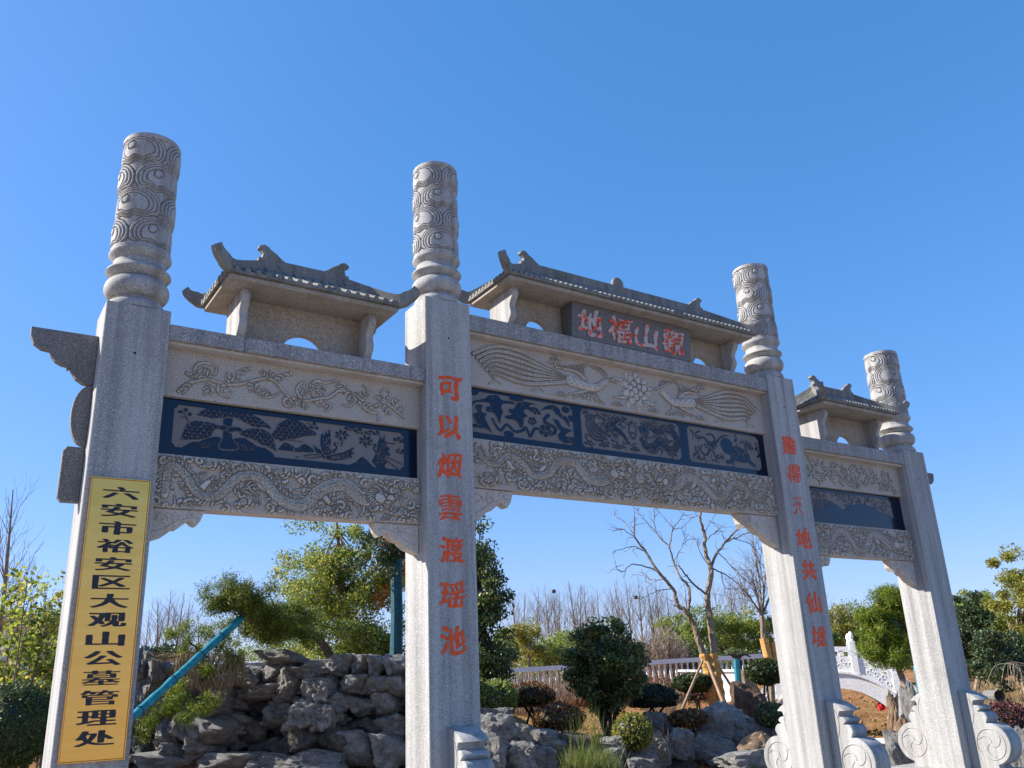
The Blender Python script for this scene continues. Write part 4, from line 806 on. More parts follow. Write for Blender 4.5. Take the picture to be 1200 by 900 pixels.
# little roofs ---------------------------------------------------------
def pavilion(cx, zc, zs, L, RH, zr, px, pitch, arches, plaque=None, tl=0.022):
    """cx centre, zc coping top, zs soffit height, L half eave length, RH half ridge length, zr ridge-tile top, px half distance between end walls"""
    D = 0.415; yc = YC; h = zs-zc
    root = gate
    # soffit slab is the part that carries everything of this roof
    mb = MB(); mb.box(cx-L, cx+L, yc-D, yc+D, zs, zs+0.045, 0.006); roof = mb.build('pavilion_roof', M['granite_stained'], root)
    ze = zs+0.048; zt = zr-0.10
    f = lambda t: ze+0.028+(zt-ze-0.028)*(0.72*t+0.28*t*t)
    def zsurf(x, y):
        ty = 1-abs(y-yc)/(D+0.03); tx = (L+0.03-abs(x-cx))/(L-RH)
        return f(max(0, min(ty, tx, 1)))
    nx, ny = 60, 28; xs = np.linspace(cx-L-0.03, cx+L+0.03, nx); ys = np.linspace(yc-D-0.03, yc+D+0.03, ny)
    V = [(x, y, zsurf(x, y)) for y in ys for x in xs]; F = [(j*nx+i, j*nx+i+1, (j+1)*nx+i+1, (j+1)*nx+i) for j in range(ny-1) for i in range(nx-1)]
    # skirt down to soffit slab
    b = len(V); ring = [j for j in range(nx)]+[j*nx+nx-1 for j in range(1, ny)]+[(ny-1)*nx+i for i in range(nx-2, -1, -1)]+[j*nx for j in range(ny-2, 0, -1)]
    V += [(V[i][0], V[i][1], ze) for i in ring]; n = len(ring); F += [(ring[k], b+k, b+(k+1) % n, ring[(k+1) % n]) for k in range(n)]; F.append(tuple(b+k for k in range(n)))
    mkobj('roof_slope', V, F, M['granite_roof'], roof)
    # tile rolls: half round, down each slope, with round end caps
    mb = MB()
    def roll(p0f, tmax):
        S = 5; pts = []
        for s_ in range(S+1):
            t = tmax*s_/S; x, y = p0f(t); pts.append(np.array([x, y, f(t)+0.004]))
        dirv = pts[1]-pts[0]; side = np.array([dirv[1], -dirv[0], 0.0]); side /= np.linalg.norm(side)
        V = []; K = 5
        for p in pts:
            for k_ in range(K): a = math.pi*k_/(K-1); V.append(p+side*tl*math.cos(a)+np.array([0, 0, tl*1.15*math.sin(a)]))
        F = [(s_*K+k_, s_*K+k_+1, (s_+1)*K+k_+1, (s_+1)*K+k_) for s_ in range(S) for k_ in range(K-1)]
        F.append(tuple(range(K))); mb.add(V, F)
        o2 = pts[0]-dirv/np.linalg.norm(dirv)*0.006; c_ = o2+np.array([0, 0, 0.002]); n_ = np.array([-side[1], side[0], 0.0])*1.0
        V2 = [c_+side*tl*1.15*math.cos(a)+np.array([0, 0, tl*1.1*math.sin(a)]) for a in np.linspace(0, 2*math.pi, 8, endpoint=False)]
        dd = dirv/np.linalg.norm(dirv)*0.03; V2 += [v+dd for v in V2]; mb.add(V2, [tuple(range(8))]+[(q, (q+1) % 8, 8+(q+1) % 8, 8+q) for q in range(8)])
    kx = int((L-0.02)/pitch)
    for sg in (-1, 1):
        for k_ in range(-kx, kx+1):
            x = cx+k_*pitch; tm = min(1.0, (L+0.03-abs(x-cx))/(L-RH))
            if tm > 0.1: roll(lambda t, x=x: (x, yc+sg*(D+0.03)*(1-t)), tm)
        ky = int((D-0.02)/pitch)
        for k_ in range(-ky, ky+1):
            y = yc+k_*pitch; tm = min(1.0, 1-abs(y-yc)/(D+0.03))
            if tm > 0.1: roll(lambda t, y=y: (cx+sg*(L+0.03-t*(L-RH)), y), tm)
    tag(mb.build('tile_rolls', M['granite_roof'], roof, autosmooth=50), kind='stuff')
    # ridge, hips with upturned horns
    mb = MB(); mb.box(cx-RH-0.05, cx+RH+0.05, yc-0.035, yc+0.035, zt-0.03, zr, 0.006); mb.build('main_ridge', M['granite_roof'], roof)
    for sx in (-1, 1):
        for sy in (-1, 1):
            c = [(cx+sx*RH, yc+sy*0.0, zr-0.015), (cx+sx*(RH+(L-RH)*.45), yc+sy*D*.45, zr-0.135*(zr-zs)/0.42), (cx+sx*(L-0.02), yc+sy*(D-0.02), ze+0.130), (cx+sx*(L+0.05), yc+sy*(D+0.035), ze+0.145), (cx+sx*(L+0.10), yc+sy*(D+0.07), ze+0.165), (cx+sx*(L+0.13), yc+sy*(D+0.09), ze+0.205)]
            P = catmull(c, 6); m = len(P); V = []
            for q in range(m):
                t_ = P[min(q+1, m-1)]-P[max(q-1, 0)]; t_ /= np.linalg.norm(t_); s2 = np.cross(t_, (0, 0, 1)); s2 /= np.linalg.norm(s2); u2 = np.cross(s2, t_)
                fr = q/(m-1); th_ = 0.125 if fr < .6 else 0.125-0.060*(fr-.6)/.4; ww = 0.034
                V += [P[q]-s2*ww, P[q]+s2*ww, P[q]+s2*ww-u2*th_, P[q]-s2*ww-u2*th_]
            F = [(q*4+k_, q*4+(k_+1) % 4, (q+1)*4+(k_+1) % 4, (q+1)*4+k_) for q in range(m-1) for k_ in range(4)]+[(3, 2, 1, 0), ((m-1)*4, (m-1)*4+1, (m-1)*4+2, (m-1)*4+3)]
            hb = MB(); hb.add(V, F); hb.build('hip_horn', M['granite_roof'], roof)
        # owl-tail finial at the ridge end
        fx = lambda a: cx+sx*(RH+0.02-a)
        fp = [(0.0, -0.02), (0.015, 0.05), (-0.012, 0.085), (-0.03, 0.095), (-0.028, 0.118), (0.015, 0.140), (0.055, 0.128), (0.09, 0.095), (0.14, 0.068), (0.19, 0.025), (0.25, -0.02)]
        mb = MB(); mb.prism([(fx(a), zr+b_) for a, b_ in fp], 'y', yc-0.033, yc+0.033, 0.006); mb.build('ridge_finial', M['granite_roof'], roof)
    # end walls with a scalloped front edge
    for sx in (-1, 1):
        xo = cx+sx*px; xi = cx+sx*(px-0.075)
        def S(t): return 0.035+0.028*math.cos(t*math.pi*3.2)*(1 if t < 0.62 else 0.8)
        pf = [(yc-0.27+0.10*(1-t)+0.022*math.cos(t*11.5), zc+0.002+t*(h-0.004)) for t in np.linspace(0, 1, 15)]
        pts = pf+[(yc+0.20, zs-0.002), (yc+0.20, zc+0.002)]
        mb = MB(); mb.prism(pts, 'x', min(xo, xi), max(xo, xi), 0.004); mb.build('end_wall', M['granite'], roof)
    # back wall with arched openings
    y0, y1 = yc-0.03, yc+0.035; x0, x1 = cx-px+0.078, cx+px-0.078
    seq = sorted(arches); outl = [(x0, zc+0.002)]
    for ax, aw, ah in seq:
        outl += [(ax-aw*math.cos(a), zc+0.0+ah*math.sin(a)) for a in np.linspace(0.02, math.pi-0.02, 15)]
    outl += [(x1, zc+0.002), (x1, zs-0.002), (x0, zs-0.002)]
    # split into convex-ish vertical strips to keep faces clean
    xs = sorted(set([x0, x1]+[round(ax-aw*math.cos(a), 5) for ax, aw, ah in seq for a in np.linspace(0, math.pi, 17)]))
    def low(x):
        for ax, aw, ah in seq:
            if abs(x-ax) < aw: return zc+0.002+ah*math.sqrt(max(0, 1-((x-ax)/aw)**2))
        return zc+0.002
    V = []; F = []
    for x in xs: V += [(x, y0, low(x)), (x, y0, zs-0.002), (x, y1, low(x)), (x, y1, zs-0.002)]
    for i_ in range(len(xs)-1): a, b_ = i_*4, i_*4+4; F += [(a, b_, b_+1, a+1), (a+2, a+3, b_+3, b_+2), (a, a+2, b_+2, b_), (a+1, b_+1, b_+3, a+3)]
    F += [(0, 1, 3, 2), (len(V)-4, len(V)-2, len(V)-1, len(V)-3)]
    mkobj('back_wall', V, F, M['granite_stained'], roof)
    return roof
r1 = pavilion(1.705, 4.570, 5.015, 0.80, 0.40, 5.475, 0.64, 0.093, [(1.72, 0.20, 0.19)])
r2 = pavilion(5.660, 5.255, 5.675, 1.86, 1.38, 6.165, 1.73, 0.069, [(4.40, 0.17, 0.20), (6.95, 0.17, 0.20)], tl=0.018)
r3 = pavilion(9.560, 4.535, 4.975, 0.80, 0.40, 5.425, 0.63, 0.062, [(9.62, 0.20, 0.19)], tl=0.017)
# round pearl on the middle ridge
mb = MB(); mb.prism([(5.67+0.085*math.cos(a), 6.20+0.085*math.sin(a)) for a in np.linspace(0, 2*math.pi, 24, endpoint=False)], 'y', YC-0.03, YC+0.03, 0.01); mb.build('ridge_pearl', M['granite_roof'], r2)
# name plaque under the middle roof, read from right to left
mb = MB(); mb.prism([(0.012, 5.258), (-0.035, 5.668), (0.19, 5.668), (0.19, 5.258)], 'x', 4.74, 6.56, 0.004); plq = mb.build('name_plaque', M['plaque'], gate)
for ch, xx in (('地', 5.00), ('福', 5.43), ('山', 5.84), ('觀', 6.27)):
    g = glyph(ch, xx, 5.452, 0.34, 0.30, -0.012, M['red_worn'], plq, bx=0.036, bz=0.028, shear=0.08, wob=0.035, brush=0.7)
    vs = g.data.vertices
    for v_ in vs: v_.co.y -= (v_.co.z-5.452)*0.115

# gilded name board on the left pillar -----------------------------------
sg = thing('name_board', (0.25, -0.03, 1.22), 'tall gilded name board with a column of black characters on the left pillar', 'sign')
mb = MB(); mb.box(0.046, 0.455, -0.034, -0.004, 1.228, 3.210, 0.004); mb.build('board', M['gold'], sg)
fb = MB()
for a in ((0.040, 0.0455, -0.040, -0.002, 1.222, 3.216), (0.4555, 0.461, -0.040, -0.002, 1.222, 3.216), (0.046, 0.455, -0.040, -0.002, 1.222, 1.2275), (0.046, 0.455, -0.040, -0.002, 3.2105, 3.216)): fb.box(*a)
fb.build('rim', M['gold'], sg)
TXT = '六安市裕安区大观山公墓管理处'; z_top, z_bot = 3.105, 1.372
for i, ch in enumerate(TXT):
    glyph(ch, 0.256, z_top+(z_bot-z_top)*i/(len(TXT)-1), 0.240, 0.098 if ch != '六' else 0.09, -0.0345, M['ink'], sg, bx=0.048, bz=0.012, depth=0.002, brush=0.25)

#PART2
# ------------------------------------------------------------------ VEGETATION AND ROCK HELPERS
def fs(u, v, s):
    """world point seen at photo column u / row v, at forward ground distance s"""
    d = FW + RT*(u-600)/FPX - UP*(v-450)/FPX
    return CAM + d*s/(d[0]*HF[0]+d[1]*HF[1])
def px2m(p, s): return p/FPX*s
def onground(u, s):
    p = fs(u, 800, s); return np.array([p[0], p[1], gz(p[0], p[1])])
def unit(v): return v/(np.linalg.norm(v, axis=-1, keepdims=True)+1e-9)
def leaves(name, C, size, mat, parent, elong=1.9, droop=0.3, var=0.35, origin=None, mats=None, midx=None):
    C = np.asarray(C); n = len(C); a = unit(rng.normal(size=(n, 3))+np.array([0, 0, -droop])); b = unit(np.cross(a, rng.normal(size=(n, 3))))
    L = (size*(1+var*rng.uniform(-1, 1, n)))[:, None]; W = L/elong
    nn = np.cross(a, b); f = nn*W*0.12
    V = np.stack([C-a*L/2, C+b*W/2+f-a*L*0.05, C+a*L/2, C-b*W/2+f-a*L*0.05], 1).reshape(-1, 3)
    F = np.arange(n*4).reshape(-1, 4)
    return mkobj(name, V, F, mats or mat, parent, matidx=midx, origin=origin)
def blades(name, P, D, W, mat, parent, origin=None):
    """thin triangles from P along D"""
    P = np.asarray(P); D = np.asarray(D); n = len(P); s_ = unit(np.cross(D, rng.normal(size=(n, 3))))*np.asarray(W).reshape(-1, 1)/2
    V = np.stack([P-s_, P+s_, P+D], 1).reshape(-1, 3); return mkobj(name, V, np.arange(n*3).reshape(-1, 3), mat, parent, origin=origin)
def clumps(n, c, r, k, cr, shell=0.55, bottom=-1.0):
    """n points in k clumps spread through an ellipsoid crown"""
    c, r = np.array(c, float), np.array(r, float)
    K = []
    while len(K) < k:
        q = rng.normal(size=3); q /= np.linalg.norm(q); rad = rng.uniform(shell, 1.0)**0.6; q = q*rad
        if q[2] > bottom: K.append(c+q*r)
    K = np.array(K); w_ = rng.uniform(0.4, 1.3, k); idx = rng.choice(k, n, p=w_/w_.sum()); g = rng.normal(size=(n, 3)); g = g/np.linalg.norm(g, axis=1, keepdims=True)*rng.uniform(0, 1, (n, 1))**0.5
    return K[idx]+g*cr*rng.uniform(0.6, 1.3, k)[idx][:, None]*np.array([1, 1, 0.75]), K
def limbs(mb, base, top, K, r0, frac=0.35):
    base, top = np.array(base, float), np.array(top, float)
    mid = (base+top)/2+rng.normal(size=3)*0.04*np.linalg.norm(top-base)*np.array([1, 1, 0])
    P = catmull([base, mid, top], 6); mb.tube(P, np.linspace(r0, r0*0.35, len(P)), 7)
    for q in K:
        t = rng.uniform(frac, 0.95); a = P[int(t*(len(P)-1))]; m = (a+q)/2+np.array([0, 0, 0.12*np.linalg.norm(q-a)])
        Q = catmull([a, m, q], 4); mb.tube(Q, np.linspace(r0*0.32, 0.006, len(Q)), 4, cap=False)
def leafy_tree(name, base, top_z, c, r, label, leafmat_, barkm, n=6000, size=0.07, k=40, cr=0.3, r0=0.09, shell=0.3, elong=1.9, droop=0.4, group=None, bottom=-1, nlimb=None, cat='tree', core=None):
    t = thing(name, tuple(base), label, cat, group)
    P, K = clumps(n, c, r, k, cr, shell, bottom)
    mb = MB(); limbs(mb, base, (c[0], c[1], top_z), K[:nlimb] if nlimb else K, r0); mb.build('trunk', barkm, t)
    leaves('crown', P, size, leafmat_, t, elong, droop)
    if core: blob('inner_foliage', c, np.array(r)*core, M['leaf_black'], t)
    return t
def ico(sub=3):
    import bmesh
    bm = bmesh.new(); bmesh.ops.create_icosphere(bm, subdivisions=sub, radius=1.0); V = np.array([v.co[:] for v in bm.verts]); F = np.array([[v.index for v in f.verts] for f in bm.faces]); bm.free(); return V, F
ICO3, ICO4 = ico(3), ico(4)
def blob(name, c, r, mat, parent, amp=0.12, fr=2.2):
    V, F = ICO3; d = np.array([1+amp*mnoise.noise(Vector(v*fr)) for v in V]); return mkobj(name, np.array(c)+V*d[:, None]*np.array(r), F, mat, parent, smooth=True)
def ball_bush(name, base, c, r, label, mat, n, size, cat='bush', stem=True, elong=1.7, group=None, flat=None, coremat=None):
    """clipped shrub: leaves over the whole skin of a lumpy ellipsoid and a dark twiggy heart"""
    t = thing(name, tuple(base), label, cat, group); c, r = np.array(c, float), np.array(r, float)
    d = rng.normal(size=(n, 3)); d /= np.linalg.norm(d, axis=1, keepdims=True)
    lump = np.array([1+0.10*mnoise.noise(Vector(q*2.5+c)) + 0.07*mnoise.noise(Vector(q*7)) for q in d]); rad = rng.uniform(0.86, 1.04, n)*lump
    q = d*rad[:, None]
    if flat is not None: q[:, 2] = np.where(q[:, 2] < flat, flat+0.1*q[:, 2], q[:, 2])
    leaves('foliage', c+q*r, size, mat, t, elong, 0.0)
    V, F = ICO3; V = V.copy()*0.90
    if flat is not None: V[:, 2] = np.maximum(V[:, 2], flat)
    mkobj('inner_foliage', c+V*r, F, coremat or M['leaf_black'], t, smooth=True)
    if stem or c[2]-r[2] > base[2]+.02:
        mb = MB(); b0 = np.array(base, float)
        for k_ in range(3): mb.tube(catmull([b0+rng.normal(size=3)*0.05*np.array([1, 1, 0]), (b0+c)/2+rng.normal(size=3)*0.05, c+rng.normal(size=3)*0.3*r*np.array([1, 1, 0])-np.array([0, 0, 0.4*r[2]])], 4), 0.022, 5)
        mb.build('stem', M['bark_dark'], t)
    return t
def rock_mesh(seed, mat, boxy=0.6, amp=0.42, sub=4, pit=0.0):
    V, F = ICO4 if sub == 4 else ICO3; o = Vector((seed*7.3, seed*3.1, seed*1.7)); out = np.empty_like(V)
    r_ = random.Random(seed); cut = [(np.array(unit(np.array([r_.gauss(0, 1), r_.gauss(0, 1), r_.gauss(0, 1)]))), r_.uniform(0.62, 0.88)) for _ in range(9)]
    for i, v in enumerate(V):
        m = np.max(np.abs(v)); p = v/m*boxy+v*(1-boxy)
        for n_, d_ in cut:
            e = p@n_-d_
            if e > 0: p = p-n_*e*0.85
        nv = Vector(p)
        h = amp*(mnoise.noise(nv*1.3+o)*0.65-abs(mnoise.noise(nv*2.7+o))*0.75-abs(mnoise.noise(nv*6.1+o))*0.38+mnoise.noise(nv*13+o)*0.12+0.28)
        h += 0.05*math.sin(p[2]*9+4*mnoise.noise(nv*1.1-o))*(1 if seed % 2 else 0.3)
        if pit:
            q = mnoise.noise(nv*3.6-o); 
            if q > 0.18: h -= pit*min(1, (q-0.18)*5)
        out[i] = p*(1+h)
    me = bpy.data.meshes.new('rock'); me.from_pydata([tuple(v) for v in out], [], [tuple(map(int, f)) for f in F]); me.materials.append(mat)
    me.polygons.foreach_set('use_smooth', np.ones(len(F), bool)); me.set_sharp_from_angle(angle=R_(28)) if hasattr(me, 'set_sharp_from_angle') else None
    me.update(); return me
RK = {}
BLK = ((381, 771), (411, 771), (431, 771), (453, 768), (395, 794), (428, 795), (455, 795), (275, 804), (308, 764), (232, 836), (160, 884), (225, 885), (412, 814), (440, 814), (396, 860), (438, 862), (248, 789), (304, 783))
for nm, cnt, pit in (('rock', 7, 0.0), ('rock_pale', 5, 0.12), ('rock_dark', 5, 0.0), ('rock_brown', 2, 0.0), ('rock_tan', 3, 0.15)):
    RK[nm] = [rock_mesh(hash_+len(nm)*3, M[nm], boxy=0.68+0.1*(hash_ % 3), pit=pit, sub=4 if nm != 'rock_dark' else 3) for hash_ in range(1, cnt+1)]
RK['block'] = [rock_mesh(40+q_, M['rock'], boxy=0.93, amp=0.20) for q_ in range(4)]
def stone(name, c, half, kind, parent=None, yaw=None, tilt=0.15):
    me = RK[kind][rng.integers(len(RK[kind]))]; o = bpy.data.objects.new(name, me); COL.objects.link(o)
    org = ORG[parent.name] if parent is not None else np.zeros(3)
    if parent is not None: o.parent = parent
    o.location = np.array(c)-org; o.scale = [h*1.12 for h in half]
    base = -YAW; o.rotation_euler = (rng.uniform(-tilt, tilt), rng.uniform(-tilt, tilt), base+(rng.uniform(-.25, .25) if yaw is None else yaw)); return o

# ------------------------------------------------------------------ ROCKERY WALL (left, behind the arch)
rw = thing('rockery_wall', tuple(onground(320, 13.7)), 'stepped rockery wall of stacked grey limestone blocks with a paved ledge on top', 'wall')
S0 = 13.9
def fsz(u, s, z): p = fs(u, 800, s); return np.array([p[0], p[1], z])
mb = MB(); a0, a1, b1, b0 = fsz(142, 14.05, 0), fsz(520, 14.15, 0), fsz(520, 15.2, 0), fsz(142, 15.1, 0)
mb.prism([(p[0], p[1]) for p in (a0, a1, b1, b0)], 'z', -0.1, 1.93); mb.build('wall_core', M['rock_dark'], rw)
for ua, ub in ((248, 318), (318.6, 380), (380.6, 440), (440.6, 520)):
    mb = MB(); q = [fsz(ua, 13.95, 0), fsz(ub, 14.0, 0), fsz(ub, 15.0, 0), fsz(ua, 15.0, 0)]; mb.prism([(p[0], p[1]) for p in q], 'z', 2.035, 2.10, 0.01); mb.build('coping_slab', M['granite'], rw)
# the blocks one can tell apart: (left, right, top, bottom, kind, how far forward)
BL = [(308, 357, 764, 782, 'rock', .35), (273, 306, 780, 804, 'rock_pale', .30), (304, 333, 783, 806, 'rock', .15), (331, 354, 786, 818, 'rock_pale', .55), (350, 384, 778, 797, 'rock', .45),
      (361, 397, 791, 819, 'rock_pale', .60), (343, 378, 818, 852, 'rock_pale', .80), (370, 404, 822, 850, 'rock_pale', .75), (384, 413, 812, 836, 'rock', .55), (381, 413, 771, 796, 'rock_pale', .22), (411, 434, 771, 796, 'rock', .2),
      (431, 453, 771, 796, 'rock', .2), (453, 478, 768, 798, 'rock_pale', .25), (395, 430, 794, 815, 'rock', .35), (428, 458, 795, 816, 'rock', .35), (455, 480, 795, 818, 'rock', .35), (412, 446, 814, 840, 'rock_dark', .12), (440, 470, 814, 842, 'rock', .25),
      (275, 330, 804, 820, 'rock', .35), (248, 275, 789, 808, 'rock', .35), (243, 276, 807, 836, 'rock', .45), (232, 274, 836, 872, 'rock', .70), (205, 234, 834, 872, 'rock', .65), (186, 214, 842, 874, 'rock', .70),
      (160, 225, 884, 903, 'rock', 1.0), (196, 218, 870, 889, 'rock', .8), (216, 252, 866, 890, 'rock', .8), (225, 300, 885, 905, 'rock', 1.0), (300, 345, 862, 890, 'rock_dark', .4), (276, 312, 838, 868, 'rock_dark', .15), (310, 345, 822, 850, 'rock', .3),
      (158, 176, 762, 800, 'rock', .5), (172, 198, 778, 812, 'rock', .55), (158, 182, 800, 845, 'rock', .6), (196, 226, 776, 806, 'rock', .3), (222, 250, 780, 812, 'rock_dark', .3), (178, 206, 808, 842, 'rock', .4), (204, 240, 806, 838, 'rock_dark', .35),
      (335, 380, 850, 885, 'rock_dark', .7), (375, 410, 848, 880, 'rock_dark', .65), (408, 445, 840, 862, 'rock_dark', .3), (396, 440, 860, 895, 'rock', .8), (438, 480, 862, 900, 'rock', .85), (445, 480, 838, 864, 'rock', .5), (340, 400, 880, 910, 'rock', 1.0), (290, 345, 884, 912, 'rock', 1.0),
      (478, 500, 780, 830, 'rock', .3), (478, 505, 830, 880, 'rock', .5)]
for ul, ur, vt, vb, kd, fw in BL:
    s_ = S0-fw*0.55; c = fs((ul+ur)/2, (vt+vb)/2, s_); stone('block', c, (px2m(ur-ul, s_)/2, 0.26+0.1*rng.random(), px2m(vb-vt, s_)/2), 'block' if (ul, vt) in BLK else kd, rw, tilt=0.05)
for _ in range(110):
    u_, z_ = rng.uniform(160, 480), rng.uniform(.1, 1.95); s_ = S0-rng.uniform(.0, .38); c = fsz(u_, s_, z_); r_ = rng.uniform(.04, .10); stone('block', c, (r_*rng.uniform(1, 1.6), r_, r_*rng.uniform(.6, 1)), ['rock', 'rock_pale', 'block'][rng.integers(3)], rw, tilt=.4)
for zrow in np.arange(0.12, 1.95, 0.27):
    for u_ in np.arange(150, 500, 26):
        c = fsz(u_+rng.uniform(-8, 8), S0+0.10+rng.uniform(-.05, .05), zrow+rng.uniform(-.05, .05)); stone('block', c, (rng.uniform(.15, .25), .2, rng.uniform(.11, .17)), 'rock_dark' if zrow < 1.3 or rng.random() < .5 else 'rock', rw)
# ------------------------------------------------------------------ ROCKS EDGING THE PLANTING BED
rb = thing('rock_edging', tuple(onground(720, 15.5)), 'low row of pitted grey rocks edging the planting bed beyond the middle arch', 'rocks')
BL = [(560, 600, 838, 872, 'rock_pale', 11.6), (558, 592, 866, 902, 'rock', 11.0), (586, 618, 848, 880, 'rock_pale', 12.0), (588, 622, 872, 906, 'rock_pale', 11.2), (570, 598, 832, 848, 'rock', 13.5), (612, 650, 880, 908, 'rock', 12.2),
      (618, 656, 860, 880, 'rock', 14.0), (650, 700, 862, 884, 'rock_dark', 14.5), (700, 732, 868, 890, 'rock', 14.6), (725, 762, 870, 898, 'rock', 14.8), (752, 786, 864, 894, 'rock_pale', 15.2), (755, 788, 838, 866, 'rock', 16.5), (782, 812, 860, 890, 'rock', 15.6),
      (804, 852, 864, 892, 'rock', 15.8), (820, 876, 836, 872, 'rock_pale', 16.4), (846, 880, 866, 892, 'rock', 16.2), (868, 896, 848, 880, 'rock_pale', 16.0), (876, 915, 862, 900, 'rock_tan', 15.0), (888, 930, 842, 872, 'rock', 15.8), (690, 725, 884, 905, 'rock', 13.4), (738, 764, 890, 908, 'rock', 13.8), (845, 905, 882, 905, 'rock', 14.4)]
for ul, ur, vt, vb, kd, s_ in BL:
    c = fs((ul+ur)/2, (vt+vb)/2, s_); hz = px2m(vb-vt, s_)/2*1.1
    g_ = gz(c[0], c[1]); hw = px2m(ur-ul, s_)/2*1.05; stone('rock', c, (hw, hw*.8, hz), kd, rb); zb = c[2]-hz
    while zb > g_: q = c.copy(); q[2] = zb-hz*.6; q[:2] += rng.normal(size=2)*.06; stone('rock', q, (hw*1.1, hw, hz), 'rock_dark' if rng.random() < .6 else 'rock', rb); zb -= hz*1.3
def boulder(u0, u1, v0, v1, s_, kd, label, name='boulder'):
    c = fs((u0+u1)/2, (v0+v1)/2, s_); g_ = gz(c[0], c[1]); hz = px2m(v1-v0, s_)/2; hw = px2m(u1-u0, s_)/2
    o = stone(name, c, (hw, hw*.8, hz), kd); tag(o, label, 'rock'); ORG[o.name] = np.array(o.location); zb = c[2]-hz
    if zb > g_: o.scale[2] = (c[2]+hz-g_+.15)/2*1.1; o.location.z = (c[2]+hz+g_-.15)/2
    return o
boulder(850, 902, 806, 850, 18, 'rock_brown', 'large dark brown boulder behind the pale rocks left of the third pillar')
boulder(868, 886, 780, 812, 21, 'rock_tan', 'upright tan standing stone beside the teal wrapped stump')
boulder(1058, 1078, 812, 840, 15.8, 'rock', 'dark weathered upright rock leaning at the foot of the white bridge')
boulder(1050, 1072, 838, 866, 15.2, 'rock_tan', 'yellow tan pitted rock below the dark upright rock')
boulder(1038, 1050, 814, 834, 22.5, 'rock_tan', 'small tan rock standing in the shade of the bridge arch')
boulder(1044, 1066, 856, 884, 14.5, 'rock', 'low grey rock beside the left drum stone of the rightmost pillar')
boulder(1186, 1212, 860, 886, 15, 'rock', 'pale rock half hidden under the purple shrub at the right edge')

# ------------------------------------------------------------------ TREES
# camphor-like tree behind the rockery wall
b = fsz(428, 18.5, 2.0); c = fs(392, 692, 18.5)
t = leafy_tree('camphor_tree', b, c[2]+1.5, c, (1.62, 1.4, 1.72), 'tall bright green broadleaf tree behind the rockery wall in the left arch', M['leaf_green'], M['bark'], n=36000, size=0.058, k=170, cr=0.29, r0=0.08, shell=0.05, nlimb=45)
P, K = clumps(1100, fs(455, 655, 18.2), (0.35, 0.4, 0.9), 9, 0.28, 0.1); leaves('autumn_leaves', P, 0.10, M['leaf_orange'], t)
P, K = clumps(8500, fs(425, 750, 18.0), (1.7, 0.7, 0.46), 40, 0.26, 0.1); tag(leaves('low_hedge', P, 0.065, M['leaf_bamboo'], None, origin=onground(430, 18.0)), 'low yellow green leafy hedge just above the rockery wall', 'hedge')
b = fsz(464, 16.3, 1.95); tt = thing('wrapped_tree', tuple(b), 'straight tree trunk wrapped in teal cloth behind the second pillar', 'tree')
mb = MB(); mb.tube([b, fs(465, 720, 16.3), fs(464, 645, 16.3)], [.12, .11, .10], 10); mb.build('wrapped_trunk', M['teal_dark'], tt)
mb = MB(); 
for e in ((440, 600), (490, 605), (455, 585), (475, 590)): mb.tube(catmull([fs(464, 648, 16.3), fs((464+e[0])/2, 625, 16.1), fs(e[0], e[1], 16.2)], 4), [.05, .045, .04, .035, .03, .03, .03, .02, .02][:len(catmull([(0, 0, 0), (1, 1, 1), (2, 2, 2)], 4))], 5)
mb.build('branches', M['bark_dark'], tt)
P, K = clumps(4200, fs(458, 640, 16.3), (0.75, 0.6, 0.85), 30, 0.22, 0.1); leaves('crown', P, 0.065, M['leaf_dark'], tt)
# evergreen right of the second pillar
b = onground(560, 15.6); c = fs(562, 712, 15.6)
leafy_tree('evergreen_tree', b, c[2]+0.7, c, (0.50, 0.50, 1.62), 'tall narrow dark evergreen tree just right of the second pillar', M['leaf_ever'], M['bark_dark'], n=17000, size=0.062, k=110, cr=0.22, r0=0.07, shell=0.02, elong=1.7)
P, K = clumps(2600, fs(566, 790, 15.3), (0.62, 0.5, 0.50), 22, 0.22, 0.1); 
t = thing('laurel_bush', tuple(onground(566, 15.3)), 'loose dark green bush low at the right side of the second pillar', 'bush'); leaves('foliage', P, 0.07, M['leaf_ever'], t); mb = MB(); limbs(mb, onground(566, 15.3), fs(566, 780, 15.3), K[:8], .03); mb.build('stem', M['bark_dark'], t)
c = fs(582, 820, 14.6); ball_bush('privet_bush', onground(582, 14.6), c, (.33, .32, .30), 'small olive green bush above the pale rocks beside the second pillar', M['leaf_bamboo'], 1900, .05)
# osmanthus
b = onground(711, 16.0); c = fs(711, 779, 16.0)
t = leafy_tree('osmanthus_tree', b, c[2], c, (.70, .70, .80), 'round crowned dark green tree on several stems in the middle arch', M['leaf_ever'], M['bark_dark'], n=17000, size=0.060, k=150, cr=0.16, r0=0.05, shell=0.45, elong=1.7, core=0.55)
mb = MB()
for du in (-9, -3, 5, 11): mb.tube(catmull([b+np.array([du*.004, 0, 0]), fs(711+du*.8, 842, 16), fs(711+du*2, 812, 16)], 4), .035, 6)
mb.build('stems', M['bark_dark'], t)
